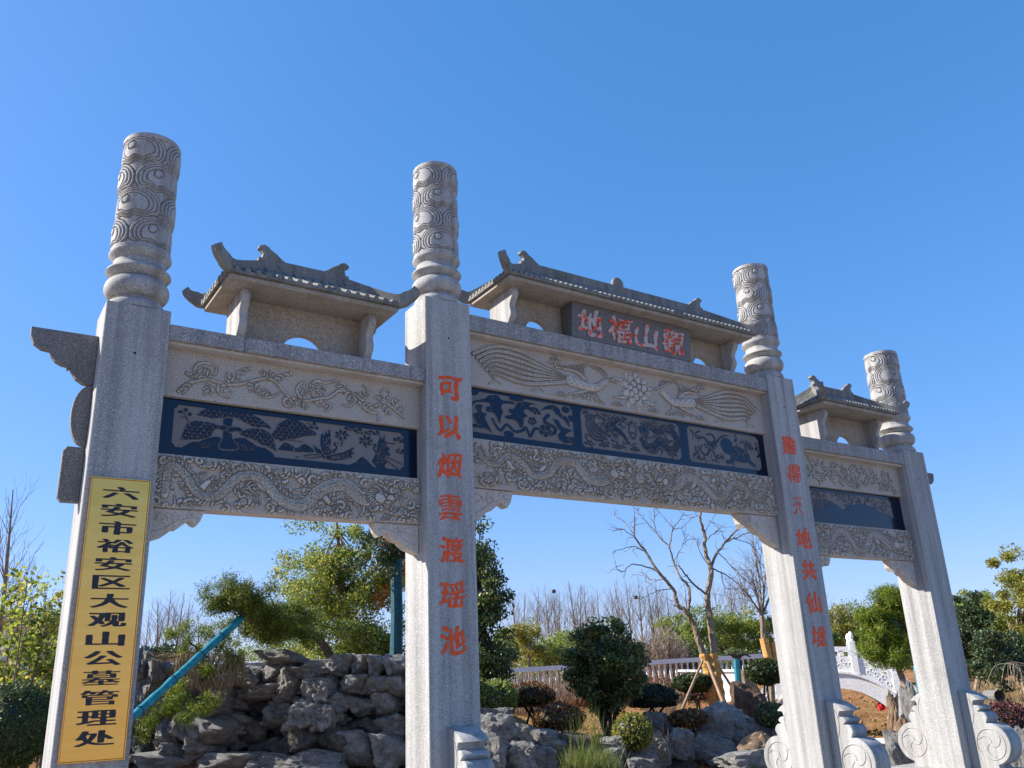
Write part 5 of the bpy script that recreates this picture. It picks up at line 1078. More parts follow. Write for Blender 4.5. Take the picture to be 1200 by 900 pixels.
# clipped shrubs round it
c = fs(766, 820, 16.8); ball_bush('mushroom_shrub', onground(762, 16.8), c, (.46, .42, .27), 'nearly black mushroom shaped clipped shrub right of the round dark tree', M['leaf_black'], 3800, .045, flat=-.35)
c = fs(741, 857, 14.6); ball_bush('boxwood_ball', onground(741, 14.6), c, (.31, .31, .28), 'small yellow green clipped ball right of the grass tuft', M['leaf_yellow'], 2600, .04, stem=False)
c = fs(622, 818, 16.6); ball_bush('russet_shrub', onground(622, 16.6), c, (.44, .42, .28), 'dark russet clipped shrub on a bare stem below the white railing', M['leaf_brown'], 3000, .045, flat=-.4)
c = fs(655, 843, 15.2); ball_bush('russet_dome', onground(655, 15.2), c, (.42, .40, .27), 'sunlit brown domed shrub in front of the russet one', M['leaf_brown'], 3000, .045, flat=-.5)
c = fs(806, 842, 16.0); ball_bush('dry_groundcover', onground(806, 16.0), c, (.36, .3, .16), 'patch of dry brown and white speckled leaves left of the forked bare tree', M['leaf_brown'], 1500, .05, stem=False, cat='plant')
c = fs(812, 800, 19.5); ball_bush('cloud_pine', onground(812, 19.5), c, (.48, .4, .20), 'flat topped dull green pine shrub behind the wooden tree props', M['needle_dark'], 2600, .06)
c = fs(897, 787, 19.0); ball_bush('small_pine', onground(897, 19.0), c, (.42, .4, .26), 'small dark pine crown against the left edge of the third pillar', M['needle_dark'], 2600, .06)
c = fs(905, 838, 15.6); ball_bush('grey_green_shrub', onground(905, 15.6), c, (.30, .28, .20), 'low grey green shrub tucked against the foot of the third pillar', M['leaf_dark'], 1400, .05, stem=False)
c = fs(1182, 855, 15.5); ball_bush('purple_shrub', onground(1182, 15.5), c, (.45, .43, .42), 'clipped purple leaved ball shrub at the right edge', M['leaf_purple'], 6500, .045)
c = fs(16, 852, 10.0); ball_bush('juniper_ball', onground(16, 10.0), c, (.42, .42, .46), 'clipped dark green juniper ball left of the first pillar', M['juniper'], 9000, .040, elong=2.6)
# left sapling cluster
def sapling(u, s_, vt, w_, label, n, mat, size=.065):
    b = onground(u, s_); top = fs(u, vt, s_)[2]; t = thing('young_tree', tuple(b), label, 'tree'); mb = MB(); pts = []
    for k_ in range(7):
        a = rng.uniform(0, 6.28); e = np.array([b[0]+w_*rng.uniform(.2, 1)*math.cos(a), b[1]+w_*rng.uniform(.2, 1)*math.sin(a), b[2]+(top-b[2])*rng.uniform(.75, 1)])
        Q = catmull([b+rng.normal(size=3)*.05*np.array([1, 1, 0]), (b+e)/2+rng.normal(size=3)*.05, e], 8); mb.tube(Q, np.linspace(.022, .006, len(Q)), 5)
        for q in Q[3:]:
            for _ in range(2):
                d = rng.normal(size=3)*np.array([1, 1, .5]); d /= np.linalg.norm(d); m_ = q+d*.16; mb.tube([q, m_], [.006, .003], 3, cap=False); pts.append(m_+rng.normal(size=(n//180+1, 3))*.06); 
    mb.build('trunk', M['bark'], t); leaves('crown', np.vstack(pts), size, mat, t, 1.8, .2); return t
sapling(12, 12.5, 668, .60, 'leafy green sapling with several thin stems at the left edge', 2300, M['leaf_green'], .085)
sapling(58, 14.0, 672, .40, 'thin green sapling between the left sapling and the first pillar', 1900, M['leaf_green'], .085)
# pine held up by the teal prop
base = fsz(392, 14.9, 2.05); pt = thing('leaning_pine', tuple(base), 'pine with flat leaning crown reaching left over the rockery', 'pine tree')
tr = catmull([base, fs(372, 748, 14.4), fs(340, 735, 13.4), fs(305, 722, 12.6), fs(278, 715, 12.0), fs(262, 690, 11.8)], 6); mb = MB(); mb.tube(tr, np.linspace(.075, .014, len(tr)), 7)
tuft = []
def pad(c, r, n): 
    K = np.array([c+rng.normal(size=3)*np.array(r)*.55 for _ in range(n)]); 
    for q in K: a = tr[rng.integers(6, len(tr))]; mb.tube(catmull([a, (a+q)/2+rng.normal(size=3)*.05, q], 3), [.016, .014, .012, .010, .008, .006, .005][:7], 4, cap=False)
    tuft.append(K)
pad(fs(287, 704, 11.9), (.34, .3, .11), 17); pad(fs(320, 720, 12.4), (.44, .35, .12), 22); pad(fs(346, 740, 13.2), (.40, .35, .12), 20); pad(fs(310, 736, 12.6), (.3, .3, .08), 10); pad(fs(270, 700, 11.8), (.18, .2, .18), 7); pad(fs(300, 735, 12.4), (.25, .2, .12), 7)
mb.build('trunk', M['bark_dark'], pt)
def needles(name, K, per, ln, mat, parent, sp=.07, w_=.006):
    K = np.vstack(K); P = np.repeat(K, per, 0)+rng.normal(size=(len(K)*per, 3))*sp; D = unit(rng.normal(size=P.shape)+np.array([0, 0, .35]))*ln*rng.uniform(.6, 1.2, (len(P), 1)); return blades(name, P, D, np.full(len(P), w_), mat, parent)
needles('crown', [np.vstack(tuft)]+[np.vstack(tuft)+rng.normal(size=np.vstack(tuft).shape)*.07], 260, .060, M['needle_mix'], pt, .058, .010)
# low pine sprays and hanging dry stems over the rockery
hp = thing('trailing_juniper', tuple(fsz(240, 13.8, 2.05)), 'trailing juniper sprays with dry brown stems hanging down the rockery', 'bush')
K = np.array([fs(u, v, s_) for u, v, s_ in [(212, 741, 12.9), (226, 737, 12.9), (238, 742, 12.9), (250, 735, 12.8), (262, 741, 12.8), (245, 752, 12.9), (258, 764, 13), (268, 772, 13), (276, 780, 13), (262, 786, 13), (232, 760, 13), (218, 762, 13.1), (280, 768, 13.1), (271, 758, 13), (250, 776, 12.9),
     (238, 790, 12.9), (204, 803, 12.6), (212, 815, 12.5), (224, 820, 12.5), (196, 822, 12.4), (186, 832, 12.3), (205, 836, 12.3), (238, 832, 12.4), (248, 826, 12.4), (228, 838, 12.3), (176, 846, 12.2), (168, 852, 12.2), (215, 848, 12.2), (262, 745, 12.7), (200, 745, 13)]])
K2 = np.vstack([K+rng.normal(size=K.shape)*.05 for _ in range(2)])
needles('foliage', [K2], 230, .055, M['needle'], hp, .045, .010)
P = []; D = []
for _ in range(1100):
    u = rng.uniform(205, 287); v = 768+rng.uniform(-8, 40)*(1-abs(u-250)/60); p = fs(u, v, 12.95+rng.uniform(-.15, .25)); P.append(p); D.append(np.array([rng.normal()*.05, rng.normal()*.05, -rng.uniform(.12, .34)]))
for _ in range(500):
    u = rng.uniform(180, 262); p = fs(u, 770+rng.uniform(-4, 6), 13.3+rng.uniform(-.2, .3)); P.append(p); D.append(np.array([rng.normal()*.14, rng.normal()*.14, rng.uniform(-.05, .1)]))
blades('hanging_stems', P, D, np.full(len(P), .010), M['dead_grass'], hp)
mb = MB()
for a_, b_, c_ in (((250, 775, 13.6), (235, 800, 12.8), (205, 835, 12.4)), ((255, 775, 13.6), (250, 795, 12.9), (245, 830, 12.5)), ((245, 772, 13.6), (225, 755, 13), (210, 742, 12.9)), ((250, 772, 13.6), (262, 755, 13), (262, 742, 12.8)), ((205, 832, 12.4), (190, 842, 12.3), (170, 852, 12.2))):
    mb.tube(catmull([fs(*a_), fs(*b_), fs(*c_)], 5), np.linspace(.018, .006, 11), 5)
mb.build('branch', M['bark_dark'], hp)
# teal prop
p1 = fs(283, 724, 11.9); p0 = fs(158, 838, 9.9); d = unit(p0-p1); d2 = d*((p1[2]-0.0)/-d[2]); foot = p1+d2
pp = thing('wrapped_prop', tuple(foot), 'teal cloth wrapped pole slanting up from behind the first pillar to the pine', 'pole')
n_ = 60; P = [foot+(p1-foot)*t for t in np.linspace(0, 1, n_)]; mb = MB(); mb.tube(P, [.047+.004*math.sin(i*1.9)+.003*math.sin(i*5.1) for i in range(n_)], 10); mb.build('wrapped_pole', M['teal'], pp, smooth=True)
mb = MB()
for k_ in (.58, .70, .81, .90): q = foot+(p1-foot)*k_; mb.tube([q-(p1-foot)*.0015, q+(p1-foot)*.0015], .057, 10)
tag(mb.build('binding', M['teal_dark'], pp), kind='stuff')

# bare trees ------------------------------------------------------------
def traced(name, base, s_, lines, label, r0, mat, twigs=2, seedv=1):
    q_ = random.Random(seedv); t = thing(name, tuple(base), label, 'tree'); tb = MB(); bb = MB()
    for i, (pts, ra, rb_, dep) in enumerate(lines):
        Z = [s_+dep*k/(max(1, len(pts)-1))+0.10*q_.uniform(-1, 1)*(k > 0) for k in range(len(pts))]
        P = catmull([fs(720+x/5, 590+y/5, z) for (x, y), z in zip(pts, Z)], 5); P = P+rng.normal(size=P.shape)*.008
        (tb if i < 2 else bb).tube(P, np.linspace(ra, rb_, len(P))*0.82, 7 if i < 2 else 5, cap=True)
        if i >= 1:
            for _ in range(int(twigs*len(pts))):
                k = rng.integers(len(P)//3, len(P)); d0 = unit(P[min(k+1, len(P)-1)]-P[k-1]); d1 = unit(d0+rng.normal(size=3)*.7+np.array([0, 0, .15])); L = rng.uniform(.12, .42); m_ = P[k]+d1*L*.5+rng.normal(size=3)*.03; e = P[k]+unit(d1+rng.normal(size=3)*.3)*L
                bb.tube([P[k], m_, e], [.008, .006, .003], 3, cap=False)
    tb.build('trunk', mat, t); bb.build('branches', M['bark_pale'], t); return t
LN = [([(590, 905), (575, 780), (555, 640), (545, 540), (570, 400), (560, 370), (530, 260), (530, 180), (505, 100), (505, 50)], .10, .030, 0), ([(530, 905), (490, 800), (460, 700), (425, 640), (370, 590), (340, 500), (250, 390), (190, 290), (120, 195), (118, 80)], .085, .016, -.3),
      ([(560, 390), (590, 310), (640, 240), (690, 180), (745, 135)], .045, .020, .3), ([(640, 240), (700, 205), (785, 172)], .028, .014, .2), ([(550, 540), (490, 495), (410, 410), (378, 360)], .034, .016, -.4), ([(425, 640), (440, 590), (435, 490), (385, 430), (345, 340), (320, 260), (240, 160), (235, 30)], .048, .010, .4),
      ([(320, 260), (345, 150), (410, 55)], .022, .008, .2), ([(345, 150), (290, 80), (240, 20)], .014, .007, .2), ([(240, 385), (110, 355), (50, 400), (0, 370)], .020, .007, -.4), ([(190, 290), (110, 250), (0, 280)], .018, .007, -.3), ([(120, 195), (40, 150), (-10, 165)], .012, .006, -.2),
      ([(120, 195), (60, 110), (0, 75)], .012, .005, .2), ([(300, 430), (250, 450), (180, 430), (160, 380)], .014, .006, .3), ([(340, 500), (250, 515), (150, 560)], .014, .006, -.3), ([(570, 380), (620, 400), (700, 450), (760, 510)], .024, .008, .5), ([(620, 400), (650, 490), (720, 500)], .014, .006, .3),
      ([(545, 210), (600, 160), (615, 170)], .014, .006, .2), ([(545, 95), (600, 130), (640, 190)], .012, .006, -.2), ([(610, 290), (700, 380), (780, 470)], .014, .006, .4), ([(560, 370), (500, 290), (490, 215), (430, 210)], .014, .006, -.4), ([(345, 150), (400, 140), (450, 90), (500, 70)], .012, .006, .3),
      ([(240, 160), (160, 80), (130, 20)], .012, .005, .2), ([(360, 380), (370, 300), (410, 220), (415, 110)], .012, .005, .2), ([(700, 205), (800, 240), (850, 330), (880, 380)], .012, .005, .4), ([(530, 160), (600, 60), (640, 20)], .012, .005, .1)]
b = fs(843, 836, 19.5); b[2] = gz(b[0], b[1])-.1
ft = traced('forked_bare_tree', b, 19.5, LN, 'forked leafless tree with rope wrapped trunks in the middle arch', .1, M['bark'], 1.7)
for (a_, b_, c_), ra in ((((825, 766), (832, 800), (838, 838)), .125), (((834, 765), (841, 800), (847, 838)), .135)):
    P = catmull([fs(*a_, 19.5), fs(*b_, 19.5), fs(*c_, 19.5)], 12); mb = MB(); mb.tube(P, [ra*.82+.012*math.sin(i*1.7) for i in range(len(P))], 9); mb.build('rope_wrap', M['wrap'], ft)
def prop(a_, b_, s0, s1, label, r=.035):
    p, q = fs(*a_, s0), fs(*b_, s1); q2 = p+(q-p)*((p[2]-gz(q[0], q[1]))/(p[2]-q[2])) if p[2]-q[2] > .2 else q; mb = MB(); mb.tube([q2, (p+q2)/2, p], [r, r*.9, r*.8], 7); o = mb.build('tree_prop', M['pole'], None, origin=q2); tag(o, label, 'pole', None); return o
prop((823, 775), (787, 860), 19.4, 17.6, 'long wooden prop slanting down left from the forked bare tree')
prop((842, 781), (862, 812), 19.6, 20.6, 'dark short prop slanting down right behind the forked bare tree')
prop((829, 776), (850, 830), 19.3, 18.2, 'wooden prop crossing in front of the rope wrapped trunks', .04)
mb = MB(); P = catmull([onground(865, 20), fs(865, 795, 20), fs(863, 772, 20)], 8); st_ = thing('teal_stump_pine', tuple(onground(865, 20)), 'short teal wrapped trunk with bare dark top branches behind the rocks', 'tree'); mb.tube(P, .075, 8); mb.build('wrapped_trunk', M['teal'], st_)
mb = MB()
for e in ((850, 768), (858, 766), (873, 766), (880, 770), (868, 772)): mb.tube(catmull([fs(863, 773, 20), fs((863+e[0])/2, 767, 20), fs(e[0], e[1], 20)], 4), np.linspace(.04, .012, 9), 5)
mb.build('branches', M['bark_dark'], st_)

def grow(mb, p, d, L, r, depth, spread, up, ns=4, tw=3):
    n = 3; P = [p]; q = p.copy(); dd = d.copy()
    for _ in range(n): dd = unit(dd+rng.normal(size=3)*.10+np.array([0, 0, up*.12])); q = q+dd*L/n; P.append(q)
    mb.tube(P, np.linspace(r, r*.62, n+1), ns if depth > 1 else 3, cap=False)
    if depth == 0: return
    for k in range(tw):
        a = P[rng.integers(1, n+1)] if k else P[-1]; ax = unit(rng.normal(size=3)); nd = unit(dd*(1-.0)+unit(np.cross(dd, ax))*spread*rng.uniform(.5, 1.2)+np.array([0, 0, up*.25])); grow(mb, np.array(a), nd, L*rng.uniform(.55, .8), r*(.6 if k == 0 else .45), depth-1, spread, up, ns, tw)
def poplar(name, b, h, label, group, r=.09, mat='bark_pale', side=26, nest=False):
    t = thing(name, tuple(b), label, 'tree', group); tb = MB(); bb = MB(); P = catmull([b, b+np.array([rng.normal()*.1, rng.normal()*.1, h*.5]), b+np.array([rng.normal()*.2, rng.normal()*.2, h])], 8); tb.tube(P, np.linspace(r, r*.12, len(P)), 5)
    for k in range(side):
        f_ = rng.uniform(.25, .95); a = P[int(f_*(len(P)-1))]; th_ = rng.uniform(0, 6.28); L = h*.30*(1.15-f_)*rng.uniform(.7, 1.3); d = unit(np.array([math.cos(th_)*.55, math.sin(th_)*.55, 1.0])); grow(bb, np.array(a), d, L, r*.26*(1.2-f_), 2, .55, .5, 3, 3)
    tb.build('trunk', M[mat], t); bb.build('branches', M[mat], t)
    return t
def copy_tree(t, loc, rz, sc_, label, group):
    c = t.copy(); COL.objects.link(c); c.location = loc; c.rotation_euler = (0, 0, rz); c.scale = (sc_, sc_, sc_); c['label'] = label
    if group: c['group'] = group
    elif 'group' in c: del c['group']
    for ch in t.children: k = ch.copy(); COL.objects.link(k); k.parent = c
    return c
GP = 'distant leafless poplars beyond the middle arch'; LP = 'slender leafless poplar in the distant row beyond the middle arch'
protos = []
pos = [(603, 86, 686), (618, 80, 694), (633, 84, 690), (647, 78, 684), (662, 85, 692), (676, 80, 680), (692, 86, 686), (706, 82, 690), (724, 80, 688), (742, 86, 680), (757, 82, 676), (772, 86, 684), (792, 80, 690), (812, 84, 680), (868, 82, 672), (884, 86, 668), (655, 92, 690), (685, 94, 684), (733, 94, 680), (780, 95, 676), (850, 92, 680)]
for i, (u, s_, vt) in enumerate(pos):
    b = onground(u, s_); h = fs(u, vt, s_)[2]-b[2]
    if i < 4: t = poplar('bare_poplar', b, h, LP, GP, r=.13); protos.append((t, h))
    else: t0, h0 = protos[i % 4]; copy_tree(t0, b, rng.uniform(0, 6.28), h/h0, LP, GP)
GL2 = 'distant leafless poplars beyond the left arch'; LL2 = 'slender leafless poplar far behind the rockery wall in the left arch'
for u, s_, vt in ((176, 60, 700), (190, 58, 692), (203, 62, 696), (216, 60, 702), (229, 64, 716), (168, 64, 716)):
    b = onground(u, s_); h = fs(u, vt, s_)[2]-b[2]; t0, h0 = protos[int(u) % 4]; copy_tree(t0, b, rng.uniform(0, 6.28), h/h0, LL2, GL2)
b = onground(-6, 22); poplar('bare_tree', b, fs(-6, 575, 22)[2]-b[2], 'spreading leafless tree rising behind the sapling at the left edge', None, .10, 'bark', 24)
b = onground(975, 40); poplar('bare_tree', b, fs(975, 690, 40)[2]-b[2], 'small leafless tree just right of the third pillar above the hedge', None, .07, 'bark_pale', 16)
# nests high in the poplars
for u, v, lb in ((649, 693, 'dark bird nest high in the left part of the poplar row'), (745, 700, 'dark bird nest in a poplar left of the forked bare tree')):
    o = mkobj('bird_nest', fs(u, v, 80)+ICO3[0]*np.array([.17, .17, .15])*(1+.25*rng.random((len(ICO3[0]), 1))), ICO3[1], M['bark_dark'], None, origin=fs(u, v, 80)); tag(o, lb, 'nest')
# second bare tree against the third pillar
b = onground(899, 23); t = thing('wrapped_bare_tree', tuple(b), 'leafless tree with orange rope wrap beside the left edge of the third pillar', 'tree')
tb = MB(); bb = MB(); P = catmull([b, fs(902, 778, 23), fs(895, 748, 23), fs(893, 722, 23)], 6); tb.tube(P, np.linspace(.10, .06, len(P)), 7); tb.build('trunk', M['bark'], t)
mb = MB(); Q = catmull([fs(903, 790, 23), fs(900, 770, 23), fs(895, 748, 23)], 8); mb.tube(Q, .11, 8); mb.build('rope_wrap', M['wrap'], t)
mb = MB(); Q = catmull([fs(910, 792, 23), fs(909, 772, 23), fs(906, 752, 23)], 8); mb.tube(Q, .08, 8); mb.build('rope_wrap', M['wrap'], t)
for e in ((880, 668, 22.6), (889, 655, 23.2), (900, 650, 23.4), (870, 690, 22.7), (908, 665, 23), (884, 640, 23)):
    Q = catmull([P[-1], fs((893+e[0])/2+rng.uniform(-4, 4), (722+e[1])/2, (23+e[2])/2), fs(*e)], 6); bb.tube(Q, np.linspace(.035, .010, len(Q)), 4)
    for _ in range(16): k = rng.integers(3, len(Q)); d = unit(unit(Q[-1]-Q[0])+rng.normal(size=3)*.6); grow(bb, np.array(Q[k]), d, rng.uniform(.3, .7), .010, 1, .6, .3, 3, 3)
bb.build('branches', M['bark_pale'], t)

# background woods ------------------------------------------------------
def far_tree(u, v, s_, rx, rz, label, mat, n, size, group=None, name='tree_mass', core=True, k=26, bark='bark'):
    c = fs(u, v, s_); b = onground(u, s_); R2 = px2m(rx, s_), px2m(rx, s_)*.8, px2m(rz, s_)
    t = thing(name, tuple(b), label, 'tree', group); P, K = clumps(n, c, R2, k, max(R2[0]*.38, .2), .15); leaves('crown', P, size, mat, t, 1.8, .1)
    mb = MB(); limbs(mb, b, (c[0], c[1], c[2]), K[:8], .12 if s_ > 30 else .07); mb.build('trunk', M[bark], t); return t
far_tree(620, 752, 48, 24, 28, 'rounded yellowish willow behind the left end of the white railing', M['leaf_yellow'], 6000, .11, name='willow')
for u, v, s_, rx, rz, m_, lb in [(592, 762, 52, 26, 24, 'leaf_bamboo', 'green tree at the left end of the far wood behind the dark evergreen'), (664, 760, 56, 30, 22, 'leaf_bamboo', 'green tree of the far wood between the willow and the round dark tree'), (700, 764, 60, 30, 20, 'leaf_yellow', 'yellow green tree of the far wood mostly hidden by the round dark tree'),
        (792, 748, 52, 24, 26, 'leaf_green', 'green tree in the far wood behind the reddish bare bush'), (818, 744, 46, 26, 30, 'leaf_bamboo', 'tall green tree in the far wood left of the forked bare trunks'), (846, 752, 48, 28, 34, 'leaf_bamboo', 'green bamboo mass directly behind the forked bare trunks'),
        (876, 748, 46, 28, 34, 'leaf_green', 'green bamboo mass between the forked bare tree and the third pillar'), (903, 744, 50, 24, 34, 'leaf_dark', 'dark tree of the far wood touching the third pillar on its left'), (770, 775, 44, 30, 14, 'leaf_bamboo', 'low green bushes below the reddish bare bush'),
        (978, 735, 44, 28, 22, 'leaf_yellow', 'yellow brown tree beyond the bridge right of the third pillar'), (1005, 728, 50, 26, 22, 'leaf_bamboo', 'green tree behind the rounded pine beyond the bridge'), (965, 752, 40, 22, 16, 'leaf_bamboo', 'low green bushes above the bridge crown'),
        (1142, 742, 36, 26, 50, 'leaf_dark', 'dark green conifer just right of the rightmost pillar'), (1166, 770, 32, 28, 34, 'leaf_dark', 'dark bushy conifer in front of the pale tree at the right edge'), (1130, 720, 42, 22, 26, 'leaf_bamboo', 'light green tree top beside the rightmost pillar'),
        (1195, 705, 38, 34, 62, 'leaf_yellow', 'pale yellow green sparse tree at the right edge'), (1200, 775, 34, 30, 30, 'leaf_dark', 'dark green bush at the right edge above the dry grass'),
        (640, 768, 50, 30, 18, 'leaf_bamboo', 'olive bush behind the balustrade just right of the willow'), (684, 770, 48, 30, 18, 'leaf_ever', 'dark olive bush behind the balustrade beside the round dark tree'), (735, 770, 50, 26, 16, 'leaf_bamboo', 'olive bush behind the balustrade right of the round dark tree'),
        (580, 772, 44, 26, 22, 'leaf_ever', 'dark green bush in the distance beside the narrow evergreen'), (800, 772, 44, 28, 18, 'leaf_ever', 'dark green bush behind the white railing left of the forked trunks'), (862, 778, 42, 30, 16, 'leaf_ever', 'dark green bush behind the white railing right of the forked trunks'),
        (1152, 722, 48, 28, 34, 'leaf_bamboo', 'light green tree rising behind the dark conifers right of the gate'), (1176, 742, 46, 30, 34, 'leaf_green', 'mid green tree between the dark conifer and the pale tree at the right edge'), (1128, 762, 40, 22, 30, 'leaf_ever', 'dark hedge tree low beside the rightmost pillar'),
        (940, 770, 46, 26, 16, 'leaf_bamboo', 'olive bush between the third pillar and the bridge railing'), (1020, 752, 44, 26, 20, 'leaf_green', 'green bush behind the bridge beside the rounded pine'),
        (330, 765, 30, 60, 10, 'leaf_bamboo', 'low yellow bushes beyond the ledge of the rockery wall'), (195, 768, 24, 30, 8, 'leaf_dark', 'low dark bushes on top of the rockery behind the first pillar'), (-10, 800, 19, 40, 18, 'leaf_bamboo', 'green bushes behind the saplings at the left edge')]:
    far_tree(u, v, s_, rx, rz, lb, M[m_], int(3500+rx*rz*5), .11 if s_ > 30 else .065, k=44)
# far-off wood closing the horizon
P = []
for _ in range(900):
    u_a = rng.uniform(-0.95, 1.25); s_ = rng.uniform(112, 150); c0 = CAM+(HF*math.cos(u_a)+HR*math.sin(u_a))*s_; h = rng.uniform(2.0, 3.6)*(1+.35*math.sin(u_a*23)+.2*math.sin(u_a*61)); r = rng.uniform(2, 4)
    q = rng.normal(size=(75, 3)); q /= np.linalg.norm(q, axis=1, keepdims=True); P.append(np.array([c0[0], c0[1], 1.35+h*.5])+q*np.array([r, r, h*.62])*rng.uniform(.5, 1, (75, 1)))
P = np.vstack(P); tag(leaves('distant_wood', P, .55, None, None, 1.6, .1, mats=[M['leaf_bamboo'], M['leaf_ever'], M['leaf_brown']], midx=(np.repeat(rng.choice(3, 900, p=[.45, .3, .25]), 75)), origin=(60, 90, 1.3)), 'far olive and brown wood closing the horizon all round', 'wood', None, 'stuff')
# reddish leafless bush: fine twigs
def twig_bush(u, v0, v1, s_, w_, label, n=260, mat='twig', cat='bush'):
    b = onground(u, s_); b[2] = min(b[2], fs(u, v1, s_)[2]); top = fs(u, v0, s_)[2]; t = thing('bare_bush', tuple(b), label, cat); mb = MB(); P = []; D = []
    for _ in range(n):
        a = rng.uniform(0, 6.28); r = w_*math.sqrt(rng.random()); h = (top-b[2])*rng.uniform(.6, 1)*(1-.35*(r/w_)**2); p = b+np.array([r*.35*math.cos(a), r*.35*math.sin(a), 0]); e = b+np.array([r*math.cos(a), r*math.sin(a), h]); P.append(p); D.append(e-p)
        for _k in range(5): f_ = rng.uniform(.4, .95); P.append(p+(e-p)*f_); D.append(rng.normal(size=3)*h*.10+np.array([0, 0, h*.12]))
    blades('twigs', P, D, np.full(len(P), .03 if s_ > 30 else .012), M[mat], t); return t
twig_bush(776, 728, 782, 40, 1.6, 'reddish brown leafless bush right of the round dark tree', 500)
twig_bush(775, 788, 815, 24, .8, 'grey leafless shrub below the white railing right of the round dark tree', 160)
twig_bush(640, 776, 800, 30, 1.6, 'thin brown leafless shrub in front of the white railing', 260)
twig_bush(604, 780, 806, 30, 1.3, 'dark brown leafless shrub at the left end of the white railing', 260)
twig_bush(755, 836, 860, 14.8, .35, 'dry upright stems between the yellow green ball and the dark mushroom shrub', 90)
for i, (u, w_) in enumerate(((672, 1.3), (700, 1.2), (728, 1.2), (752, 1.3), (800, 1.2), (830, 1.2))):
    twig_bush(u, 781, 803, 32, w_, ['brown leafless shrub before the railing beside the round dark tree', 'brown leafless shrub glimpsed behind the left of the round dark tree', 'brown leafless shrub glimpsed behind the right of the round dark tree', 'brown leafless shrub before the railing above the dark mushroom shrub', 'grey brown shrub before the railing above the cloud pine', 'grey brown shrub before the railing at the forked trunks'][i], 170, 'leaf_brown')
# drooping bare shrub at the right edge
t = thing('weeping_bare_shrub', tuple(onground(1188, 28)), 'weeping leafless shrub with arching pale twigs in front of the dark conifers', 'bush'); mb = MB()
for k in range(16):
    a = rng.uniform(0, 6.28); r = rng.uniform(.2, 1.0); c = fs(1190, 800, 28); tp = fs(1188, 777+rng.uniform(-3, 6), 28); e = tp+np.array([r*math.cos(a), r*math.sin(a), -rng.uniform(.3, .7)]); mb.tube(catmull([c, (c+tp)/2, tp, (tp+e)/2+np.array([0, 0, .18])+rng.normal(size=3)*.08, e], 4), .008, 3)
mb.build('branches', M['bark_pale'], t)

# rounded pine right of the bridge ----------------------------------------
b = onground(1046, 17.5); t = thing('rounded_pine', tuple(b), 'bright green pine with rounded needle pads beside the rightmost pillar', 'pine tree')
mb = MB(); b = onground(1066, 17.5); P = catmull([b, fs(1064, 815, 17.5), fs(1052, 778, 17.5), fs(1046, 735, 17.5), fs(1042, 705, 17.5)], 6); mb.tube(P, np.linspace(.08, .03, len(P)), 7)
KK = []
for u, v, ru, rv, n_ in ((1040, 702, 20, 11, 50), (1026, 722, 18, 10, 42), (1056, 722, 16, 14, 42), (1030, 742, 22, 9, 46), (1052, 752, 20, 12, 46), (1022, 762, 14, 10, 34), (1045, 771, 24, 10, 50), (1062, 742, 12, 20, 30), (1036, 728, 12, 14, 14)):
    c = fs(u, v, 17.5); R2 = px2m(ru, 17.5), px2m(ru, 17.5), px2m(rv, 17.5)
    for _ in range(n_): q = rng.normal(size=3); q /= np.linalg.norm(q); KK.append(c+q*np.array(R2)*rng.uniform(.6, 1))
    mb.tube(catmull([P[len(P)//2], (P[len(P)//2]+c)/2, c], 3), .018, 4)
mb.build('trunk', M['bark'], t); needles('crown', [np.array(KK)], 75, .11, M['needle'], t, .05, .013)
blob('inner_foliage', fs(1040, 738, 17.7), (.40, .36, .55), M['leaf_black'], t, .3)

# grass ------------------------------------------------------------------
t = thing('grass_tuft', tuple(onground(684, 12.6)), 'clump of long arching green grass by the rocks in the middle arch', 'grass')
P = []; D = []
for _ in range(1700):
    u = rng.normal(684, 13); p = onground(float(u), 12.6+rng.uniform(-.4, .5)); p[2] = fs(684, 905, 12.6)[2]; P.append(p); a = rng.uniform(0, 6.28); D.append(np.array([math.cos(a)*.16, math.sin(a)*.16, rng.uniform(.12, .36)]))
for _ in range(70):
    p = onground(float(rng.normal(690, 12)), 12.7); p[2] = fs(684, 890, 12.6)[2]; P.append(p); D.append(np.array([rng.normal()*.14, rng.normal()*.14, rng.uniform(.5, .75)]))
blades('blades', P, D, rng.uniform(.008, .016, len(P)), M['grass'], t)
P = []; D = []
for _ in range(9000):
    s_ = rng.uniform(30, 44); u = rng.uniform(1110, 1290); p = onground(float(u), float(s_)); P.append(p); D.append(np.array([rng.normal()*.05, rng.normal()*.05, rng.uniform(.06, .2)]))
tag(blades('dry_grass', P, D, np.full(len(P), .03), M['dead_grass'], None), 'short dry orange grass beyond the stone path at the right', 'grass', None, 'stuff')
P = []; D = []
for _ in range(9000):
    s_ = rng.uniform(17, 36); u = rng.uniform(560, 1100); p = onground(float(u), float(s_)); P.append(p); D.append(np.array([rng.normal()*.05, rng.normal()*.05, rng.uniform(.03, .14)]))
tag(blades('weeds', P, D, np.full(len(P), .014), M['grass'], None), 'sparse weeds and clods scattered over the orange soil', 'weeds', None, 'stuff')
# clods on bare earth
V, F = ico(1); VV = []; FF = []; n0 = 0
for _ in range(2200):
    s_ = float(rng.uniform(15.5, 34)); u = float(rng.uniform(590, 1120)); p = onground(u, s_); r = rng.uniform(.015, .07); q = V*(1+.3*rng.random((len(V), 1)))*r*np.array([1, 1, .7]); VV.append(p+q); FF.append(F+n0); n0 += len(V)
tag(mkobj('soil_clods', np.vstack(VV), np.vstack(FF), M['soil'], None), 'loose lumps of orange soil scattered beyond the arch', 'soil', None, 'stuff')

